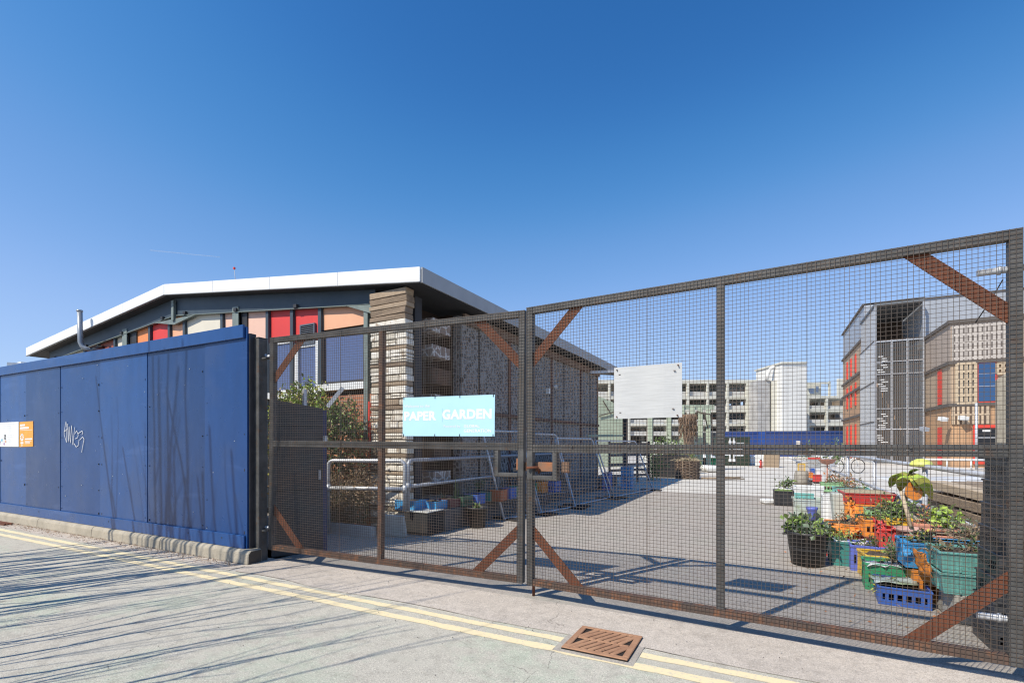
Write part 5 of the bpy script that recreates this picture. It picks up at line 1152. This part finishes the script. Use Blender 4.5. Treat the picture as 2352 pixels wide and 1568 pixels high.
# ================================================================ far hoarding, car park frame, towers
FB = mat('far_blue', (.03, .075, .26), (.035, .085, .29), sc=.6, rough=.45, stripes=(((CT, ST, 0), 1.22, .02, (.015, .03, .12)),))
def far_box(mb, x0, x1, y0, y1, Y, d, mi=0, zb=None):
    z0 = zb if zb is not None else YY(0, y0, Y).z; z1 = YY(0, y1, Y).z
    mb.box(cam_xy(x0, Y), Y, z0, cam_xy(x1, Y), Y + d, z1, mi)
for x0, x1, Y, lb in ((1655, 1757, 56, 'far blue hoarding section behind the dark green store'), (1758, 1940, 54.5, 'far blue hoarding section with a small pale light')):
    t = thing('site_hoarding', lb, 'hoarding', YY(x0, 1019, Y) * 1.0); t.location.z = 0; W[t.name] = Matrix.Translation(t.location)
    yt = 991 if Y == 56 else 990
    n = 6 if x1 > 1800 else 4
    for i in range(n):
        a, c = x0 + (x1 - x0) * i / n, x0 + (x1 - x0) * (i + 1) / n; b = MB(); far_box(b, a, c - .15, 0, yt + 2, Y, .1, zb=0.01); b.build('panel', FB, t, xf=XF)
    b = MB(); X0, X1 = cam_xy(x0, Y), cam_xy(x1, Y); zt = YY(0, yt, Y).z; b.box(X0, Y - .06, zt - .18, X1, Y + .1, zt + .03); b.build('top_board', FB, t, xf=XF)
    if x1 > 1800: b = MB(); far_box(b, 1831, 1838, 1020, 1012, Y - .2, .2); b.build('bulkhead_light', M['white_plastic'], t, xf=XF); b = MB(); b.box(X0 - .03, Y, 0.01, X0, Y + 1.6, zt); b.build('return_panel', FB, t, xf=XF)
CP = [mat('frame_concrete', (.62, .60, .52), (.52, .51, .44), sc=.4, rough=.9), mat('deck_dark', (.11, .105, .10), (.08, .078, .075), sc=.5, rough=.9), mat('rail_pale', (.58, .57, .53), (.45, .44, .42), sc=1.5, rough=.9)]
Y0 = 80
t = thing('car_park', 'stripped concrete frame building with open floors behind the blue hoarding', 'building', YY(1560, 1019, Y0) * 1.0); t.location.z = 0; W[t.name] = Matrix.Translation(t.location)
slabs = [(880, 872), (916, 909), (946, 940), (977.5, 971.5)]
for a, c in slabs:
    b = MB(); far_box(b, 1330, 1741, a, c, Y0, 14); b.build('floor_slab', CP[0], t, xf=XF)
for i, px in enumerate((1355, 1400, 1445, 1490, 1535, 1580.3, 1626, 1671.8, 1716.7)):
    b = MB(); X = cam_xy(px, Y0); b.box(X - .17, Y0 - .06, .01, X + .17, Y0 + .4, YY(0, 877, Y0).z); b.build('column', CP[0], t, xf=XF)
    b = MB(); b.box(X + 1.3, Y0 + 6, .01, X + 1.7, Y0 + 6.4, YY(0, 877, Y0).z); b.build('inner_column', CP[0], t, xf=XF)
for a, c in ((909, 899), (940, 931), (971, 963), (1000, 990)):
    b = MB(); far_box(b, 1330, 1740, a, c, Y0 + .5, .12); b.build('parapet', CP[2], t, xf=XF)
rr = random.Random(4)
b = MB()
for lev, (yb, yt) in enumerate(((909, 880), (940, 916), (971, 946), (1019, 977.5))):
    x = 1330
    while x < 1741:
        w_ = rr.uniform(9, 30)
        if lev == 1 and rr.random() < .55: far_box(b, x, min(x + w_, 1741), yb, yt + 14, Y0 + 13, .2, 0); far_box(b, x, min(x + w_, 1741), yt + 5, yt, Y0 + 13, .2, 0)
        else: far_box(b, x, min(x + w_, 1741), yb, yt, Y0 + 13 - rr.random() * .5, .2, 0 if rr.random() < .8 else 1)
        x += w_
b.build('back_wall', [CP[1], CP[2]], t, xf=XF)
b = MB()
for _ in range(46):
    lev = rr.choice(((905, 884), (936, 920), (967, 950), (1000, 982))); px = rr.uniform(1500, 1735); yb = rr.uniform(lev[1] + 4, lev[0]); far_box(b, px, px + rr.uniform(1.5, 9), yb, yb - rr.uniform(1, 6), Y0 + 2 + rr.random() * 6, .3, rr.choice([0, 0, 1, 2]))
b.build('debris', [CP[2], M['p_salmon'], CP[1]], t, xf=XF)
# cores and tower
TW = [mat('core_grey', (.44, .43, .42), (.33, .325, .32), sc=.7, con=(.4, .6), rough=.9), mat('core_cream', (.62, .60, .52), (.54, .525, .46), sc=.3, rough=.9), mat('tower_white', (.72, .71, .67), (.64, .63, .60), sc=.25, rough=.85, stripes=(((CT, ST, 0), 2.1, .03, (.45, .44, .42)),))]
t = thing('stair_tower', 'pale blank stair tower rising beside the open car park frame', 'tower', YY(1797, 1019, 76) * 1.0); t.location.z = 0; W[t.name] = Matrix.Translation(t.location)
b = MB(); far_box(b, 1741, 1768, 1019, 873, 77, 5, zb=.01); b.build('grey_core', TW[0], t, xf=XF)
b = MB(); far_box(b, 1768.3, 1776, 1019, 880, 78, 4, zb=.01); b.build('rubble_edge', mat('rubble', (.40, .39, .37), (.14, .135, .13), sc=2.5, con=(.42, .55), rough=.95), t, xf=XF)
b = MB(); far_box(b, 1776.5, 1796, 1019, 873.5, 76.5, 6, zb=.01); b.build('cream_core', TW[1], t, xf=XF)
b = MB(); far_box(b, 1796.3, 1853, 1019, 832, 75, 8, zb=.01); b.build('tower_wall', TW[2], t, xf=XF)
b = MB(); far_box(b, 1795, 1854, 834.5, 830.5, 74.8, 8.4); b.build('coping', TW[1], t, xf=XF)
Yq = 77
b = MB().tube([YY(1761, 873, Yq), YY(1763, 859, Yq), YY(1770, 846, Yq), YY(1784, 840, Yq), YY(1798, 836, Yq)], .30, n=8, r2=.22); b.build('curved_duct', TW[2], t)
# wing to the right of the tower
t = thing('flats_wing', 'half demolished wing between the white tower and timber building', 'building', YY(1895, 1019, 84) * 1.0); t.location.z = 0; W[t.name] = Matrix.Translation(t.location)
for a, c in ((915, 908.5), (945.5, 938.5), (977, 970.5)):
    b = MB(); far_box(b, 1853.5, 1962, a, c, 84, 10); b.build('floor_slab', CP[0], t, xf=XF)
for px in (1857, 1900, 1945): b = MB(); far_box(b, px - 2.2, px + 2.2, 1019, 912, 83.9, .5, zb=.01); b.build('column', CP[0], t, xf=XF)
for a, c in ((939, 931), (971, 963), (1000, 992)): b = MB(); far_box(b, 1853.5, 1962, a, c, 84.4, .15); b.build('parapet', CP[2], t, xf=XF)
b = MB(); x = 1853.5
while x < 1960:
    w_ = rr.uniform(5, 12)
    for yb, yt in ((938, 915), (970, 945), (1019, 977)): far_box(b, x, x + w_, yb, yt, 91 + rr.random(), .2, rr.choice([0, 0, 0, 1, 2, 3]))
    x += w_
b.build('back_wall', [CP[1], CP[2], M['old_wood'], mat('glz_blue', (.16, .24, .34), rough=.3)], t, xf=XF)
b = MB(); far_box(b, 1855, 1886, 908, 879, 87, .4); b.build('broken_wall', CP[0], t, xf=XF); b = MB(); far_box(b, 1905, 1908, 908, 875, 86, .4); far_box(b, 1853, 1908, 881, 877.5, 86, .5); b.build('broken_beam', CP[0], t, xf=XF); b = MB(); far_box(b, 1925, 1945, 908, 869, 88, .4); b.build('broken_wall', CP[0], t, xf=XF)
b = MB(); far_box(b, 1860, 1869, 903, 892, 86.9, .1); far_box(b, 1874, 1880, 900, 886, 86.9, .1); b.build('opening', mat('open_blue', (.25, .32, .45), rough=.4), t, xf=XF)
# ================================================================ timber clad building on the right
def clad(name, a, bb, seam=.14, sc=1.2): return mat(name, a, bb, sc=sc, stretch=(3, 3, .25), rough=.85, stripes=(((1, 1, 0), seam, .16, tuple(x * .62 for x in a)),), bump=.15, bsc=3)
M['clad_warm'] = clad('clad_warm', (.50, .30, .165), (.40, .24, .135)); M['clad_grey'] = clad('clad_grey', (.43, .345, .28), (.36, .29, .24)); M['clad_pale'] = clad('clad_pale', (.46, .34, .235), (.385, .285, .20))
M['perf'] = mat('perf_timber', (.48, .43, .38), (.40, .355, .32), sc=1.2, stretch=(3, 3, .25), rough=.85, slots=(((1, 1, 0), .21, .36), ((0, 0, 1), .47, .72), (.12, .10, .09)))
M['slot'] = mat('slot_timber', (.56, .42, .28), (.44, .34, .24), sc=1.2, stretch=(3, 3, .25), rough=.85, slots=(((1, 1, 0), .22, .42), ((0, 0, 1), .8, .85), (.10, .065, .045)))
M['zinc'] = mat('zinc', (.40, .42, .45), (.35, .37, .40), sc=.6, rough=.5, metal=.3, stripes=(((1, 1, 0), .45, .05, (.36, .37, .39)),))
M['ledge'] = mat('ledge_dark', (.10, .085, .075), rough=.8); M['fin_red'] = mat('fin_red', (.70, .055, .03), (.62, .05, .03), sc=2, rough=.5)
M['mesh_panel'] = mat('mesh_panel', (.14, .142, .145), (.11, .113, .116), sc=.5, rough=.6, metal=.2)
UA, VA = 9.9, 38.6
t = thing('timber_school', 'three storey timber clad building with red fins and a steel mesh stair tower', 'building', (UA + 4, VA + 4, 0))
zl = [0, 3.74, 6.29, 8.75, 11.0]
# front block: left (v-) face and front (u-) face
mats_ = ['clad_warm', 'clad_pale', 'clad_grey']
for i in range(3):
    b = MB().box(UA, VA, zl[i] + (.005 if i == 0 else 0), UA + 14, VA + 5.5, zl[i + 1] - .001); b.build('storey', M[['clad_warm', 'clad_pale', 'clad_grey'][i]], t)
    b = MB().box(UA - .12, VA - .12, zl[i + 1] - .10, UA + 14, VA - .002, zl[i + 1] + .10).box(UA - .12, VA - .002, zl[i + 1] - .10, UA - .002, VA + 5.6, zl[i + 1] + .10); b.build('ledge', M['ledge'], t)
b = MB().box(9.92, 44.5, .01, UA + 14, 52, 11.65); b.build('metal_storey', M['zinc'], t)
b = MB().box(9.9, 44.42, 11.651, UA + 14, 44.6, 11.75); b.build('roof_edge', M['ledge'], t)
fp = lambda px, py, e=0.0: Vv(px, py, VA - e)
def face(name, x0, x1, y0, y1, m, e, parent=None, th_=.05):
    a, c = fp(x0, y0, e), fp(x1, y1, e); z0, z1 = sorted((a.z, c.z)); b = MB().box(a.x, VA - e, z0, c.x, VA - e + th_, z1); return b.build(name, m, parent or t)
face('slotted_screen', 2188, 2345, 829, 735, M['perf'], .10, th_=.09)
face('slotted_screen', 2186, 2273, 974, 932, M['slot'], .10, th_=.09)
# open timber lattice beside the window
b = MB(); a, c = fp(2198, 926, .12), fp(2241, 833, .12)
for i in range(5): x = a.x + (c.x - a.x) * i / 4; b.box(x - .07, VA - .12, a.z, x + .07, VA - .004, c.z)
for j in range(6): z = a.z + (c.z - a.z) * j / 5; b.box(a.x, VA - .125, z - .06, c.x, VA - .005, z + .06)
b.build('timber_lattice', M['pale_wood'], t)
b = MB().box(a.x, VA - .03, a.z, c.x, VA - .003, c.z); b.build('lattice_back', mat('lattice_glass', (.10, .11, .12), rough=.2), t)
b = MB(); a, c = fp(2291, 858, .12), fp(2330, 832, .12)
for i in range(4): x = a.x + (c.x - a.x) * i / 3; b.box(x - .07, VA - .12, a.z, x + .07, VA - .004, c.z)
for j in range(3): z = a.z + (c.z - a.z) * j / 2; b.box(a.x, VA - .125, z - .06, c.x, VA - .005, z + .06)
b.build('timber_lattice', M['pale_wood'], t)
f = face('window', 2244, 2291, 927, 829, M['fin_red'], .06, th_=.055)
k = NT('school_glass'); k.b.inputs['Base Color'].default_value = (.09, .17, .30, 1); k.b.inputs['Metallic'].default_value = .8; k.b.inputs['Roughness'].default_value = .06; M['glass2'] = k.m
face('pane', 2248, 2286, 921, 832, M['glass2'], .09, f, .03)
for yy in (858, 886): face('bar', 2248, 2286, yy + 1.2, yy - 1.2, M['galv'], .115, f, .025)
f = face('door', 2236, 2294, 1065, 975, M['fin_red'], .12, th_=.11)
face('pane', 2246, 2287, 1058, 982, mat('door_dark', (.012, .012, .014), rough=.25), .15, f, .03)
face('exit_sign', 2257, 2276, 991, 986.5, M['white_plastic'], .18, f, .03)
face('push_bar', 2247, 2287, 1005.5, 1003.5, M['galv'], .19, f, .04)
# red window fins on the left faces
def fin(px0, px1, y0, y1, u):
    a, c = Uu(px0, y0, u - .03), Uu(px1, y1, u - .03); z0, z1 = min(a.z, c.z), max(a.z, c.z)
    b = MB().box(u - .05, c.y, max(z0, .02), u - .002, a.y, z1); b.build('red_fin', M['fin_red'], t)
fin(2154, 2163, 930, 848, UA); fin(2154, 2163, 1066, 981, UA)
UT, VT = 7.0, 43.8
UL2 = 7.3
b = MB().box(UL2, 50.2, .005, UL2 + 4.2, 63.2, 4.0); b.build('storey', M['clad_warm'], t)
b = MB().box(UL2, 50.2, 4.001, UL2 + 4.2, 63.2, 7.4); b.build('storey', M['clad_warm'], t)
b = MB().box(UL2, 50.2, 7.401, UL2 + 4.2, 63.2, 10.2); b.build('storey', M['clad_pale'], t)
b = MB().prism([(UL2, 50.2, 10.2), (UL2, 63.2, 10.2), (UL2, 63.2, 13.0), (UL2, 53, 13.1), (UL2, 50.2, 13.1)], (4.2, 0, 0)); b.build('metal_storey', M['zinc'], t)
b = MB()
for z in (3.9, 6.3, 7.6, 10.3): b.box(UL2 - .14, 50.2, z - .1, UL2 - .002, 63.3, z + .1)
b.box(UL2 - .14, 50.2, 13.0, UL2 + 4, 63.3, 13.15); b.build('ledge', M['ledge'], t)
for z0, z1 in ((.1, 3.2), (4.9, 7.0), (7.9, 9.6)):
    for px in (1947, 1955.5, 1966): v = Uu(px, 1000, UL2).y; b = MB().box(UL2 - .10, v - .28, z0, UL2 - .002, v + .28, z1); b.build('red_fin', M['fin_red'], t)
# stair tower
ZTW = 11.55; U1 = 9.78; V1 = 50.1
b = MB().box(UT - .05, VT - .05, ZTW - .16, U1 + .05, V1, ZTW); b.build('tower_roof', mat('tower_roof', (.13, .14, .15), (.10, .105, .11), sc=1, rough=.5, stripes=(((0, 1, 0), .6, .3, (.07, .072, .075)),)), t)
tx = lambda p: Vv(p, 900, VT).x
for p in (2010.5, 2121.5): u = tx(p); b = MB().box(u - .06, VT - .06, .005, u + .06, VT + .06, ZTW - .161); b.build('tower_post', M['galv_dull'], t)
for p in (2047.6, 2084): u = tx(p); b = MB().box(u - .05, VT - .05, .005, u + .05, VT + .05, 8.88); b.build('tower_post', M['galv'], t)
for p0, p1 in ((2012.5, 2046), (2049, 2082.5), (2085.5, 2120)):
    b = MB(); ua, ub = tx(p0), tx(p1); nb = int((ub - ua) / .10)
    for i in range(nb + 1): e = ua + (ub - ua) * i / nb; b.box(e - .026, VT, .02, e + .026, VT + .04, 8.86)
    b.build('mesh_panel', M['mesh_panel'], t)
for yy in (782, 829, 858, 937.5, 985): z = Vv(2060, yy, VT).z; b = MB().box(tx(2011.5), VT - .065, z - .035, tx(2120.5), VT - .051, z + .035); b.build('tower_rail', M['galv'], t)
b = MB()
rr2 = random.Random(9)
for z0, n in ((6.4, 9), (5.2, 6), (2.4, 8), (1.5, 4)):
    for i in range(n): x0 = rr2.uniform(2014, 2030); b.box(tx(x0), VT - .012, z0 + i * .16, tx(x0 + rr2.uniform(10, 17)), VT - .004, z0 + i * .16 + .05)
b.build('louvre_slit', M['white_paint'], t)
n = 16
for i in range(n): v = VT + .2 + (V1 - VT - .3) * i / n; b = MB().box(UT - .04, v, .01, UT + .06, v + .16, 8.9 + .0 * i); b.build('vertical_slat', M['galv'], t)
b = MB()
for i in range(n): v = VT + .2 + (V1 - VT - .3) * i / n; b.box(UT + .0, v, 8.95, UT + .05, v + .10, ZTW - .165)
b.build('upper_slats', M['galv_dull'], t)
b = MB()
for z in (3.0, 5.9, 8.86): b.box(UT - .06, VT + .1, z - .04, UT - .041, V1, z + .04)
b.build('tower_rail', M['ledge'], t)
b = MB().box(UT + .1, V1 - .1, 8.9, U1, V1 - .05, ZTW - .165).box(UT + .17, VT + .04, 8.80, U1 - .1, V1 - .12, 8.87); b.build('landing_wall', mat('landing_brown', (.10, .065, .045), (.07, .045, .03), sc=1.5, rough=.85, stripes=(((1, 1, 0), .2, .15, (.03, .02, .015)),)), t)
# cctv and lamps on the timber building, pole and hand rail in front
for px, py in ((2123, 985), (2166, 962), (2213, 960)):
    p = Vv(px, py, VA - .35); b = MB().rbox(p, .3, .45, .22, (.2, 0, .3)); b.bar(p, p + Vector((0, .36, .06)), .06, .06); b.build('wall_lamp', M['white_plastic'] if px > 2130 else M['galv_dull'], t)
b = MB(); p = Gz(2243, 1080); p = Vv(2243, 1019, VA - 3); b.tube([(p.x, p.y, 0), (p.x, p.y, Vv(2243, 925, VA - 3).z)], .07, n=8); tag(b.build('slim_pole', M['galv']), 'slim pale metal pole standing before the red framed door', 'pole')
t2 = thing('handrail', 'white handrail running in front of the timber building', 'railing', (Vv(2200, 1052, VA - 4).x, VA - 4, 0))
a, c = Vv(2122, 1053, VA - 4), Vv(2290, 1051, VA - 4); b = MB().tube([(a.x, VA - 4, .55), (c.x, VA - 4, .55)], .05, n=8); b.build('top_rail', M['white_paint'], t2)
for f_ in (0, .33, .66, .99): b = MB().tube([(a.x + (c.x - a.x) * f_, VA - 4, 0), (a.x + (c.x - a.x) * f_, VA - 4, .55)], .04, n=8); b.build('post', M['white_paint'], t2)
SKY = (1.0, 0.0, 6.0, .12); EXPO = .28
# ================================================================ light, camera
sun_dir = Vector((.425, .826, -1)).normalized()
ld = bpy.data.lights.new('sun', 'SUN'); ld.energy = 4.4; ld.angle = math.radians(.5); ld.color = (1, .935, .82)
lo = bpy.data.objects.new('sun', ld); COL.objects.link(lo); lo.rotation_euler = sun_dir.to_track_quat('-Z', 'Y').to_euler(); lo.location = (-20, -40, 50)
w = bpy.data.worlds.new('World'); sc.world = w; w.use_nodes = True
nt = w.node_tree; bg = nt.nodes['Background']; sk = nt.nodes.new('ShaderNodeTexSky'); sk.sky_type = 'NISHITA'; sk.sun_disc = False
sk.sun_elevation = math.atan(1 / .929); sk.sun_rotation = math.atan2(-.425, -.826) % (2 * math.pi)
sk.air_density = SKY[0]; sk.dust_density = SKY[1]; sk.ozone_density = SKY[2]; sk.altitude = 0

def vmul(a, k_):
    n_ = nt.nodes.new('ShaderNodeVectorMath'); n_.operation = 'MULTIPLY'; nt.links.new(a, n_.inputs[0]); n_.inputs[1].default_value = (k_, k_, k_); return n_.outputs[0]
cv = nt.nodes.new('ShaderNodeRGBCurve'); mp = cv.mapping; mp.use_clip = False; mp.extend = 'EXTRAPOLATED'   # deepens the clear spring sky
for ch, pts in ((0, ((.09, .030), (.122, .070), (.171, .175), (.305, .37), (1, .62))), (1, ((.178, .153), (.238, .258), (.323, .381), (.539, .575), (1.2, .78))), (2, ((.381, .456), (.485, .62), (.617, .77), (.887, .96), (1.5, 1.06)))):
    mp.curves[ch].points[-1].location = pts[-1]
    for p_ in pts[:-1]: mp.curves[ch].points.new(*p_)
mp.update()
nt.links.new(vmul(sk.outputs[0], .15), cv.inputs['Color']); nt.links.new(vmul(cv.outputs[0], 1 / .15), bg.inputs[0]); bg.inputs[1].default_value = SKY[3]
cd = bpy.data.cameras.new('camera'); co = bpy.data.objects.new('camera', cd); COL.objects.link(co); sc.camera = co
cd.sensor_width = 36; cd.sensor_fit = 'HORIZONTAL'; cd.lens = 36 * F / 2352; cd.shift_x = 0; cd.shift_y = (HOR - 784) / 2352
cd.clip_end = 3000; cd.clip_start = .05
co.location = (0, 0, CH); co.rotation_euler = (math.pi / 2, 0, TH)
sc.view_settings.view_transform = 'Standard'; sc.view_settings.look = 'None'; sc.view_settings.gamma = 1; sc.view_settings.exposure = EXPO
sc.render.engine = 'CYCLES'; sc.cycles.use_denoising = True; sc.cycles.max_bounces = 6; sc.cycles.filter_width = 1.2
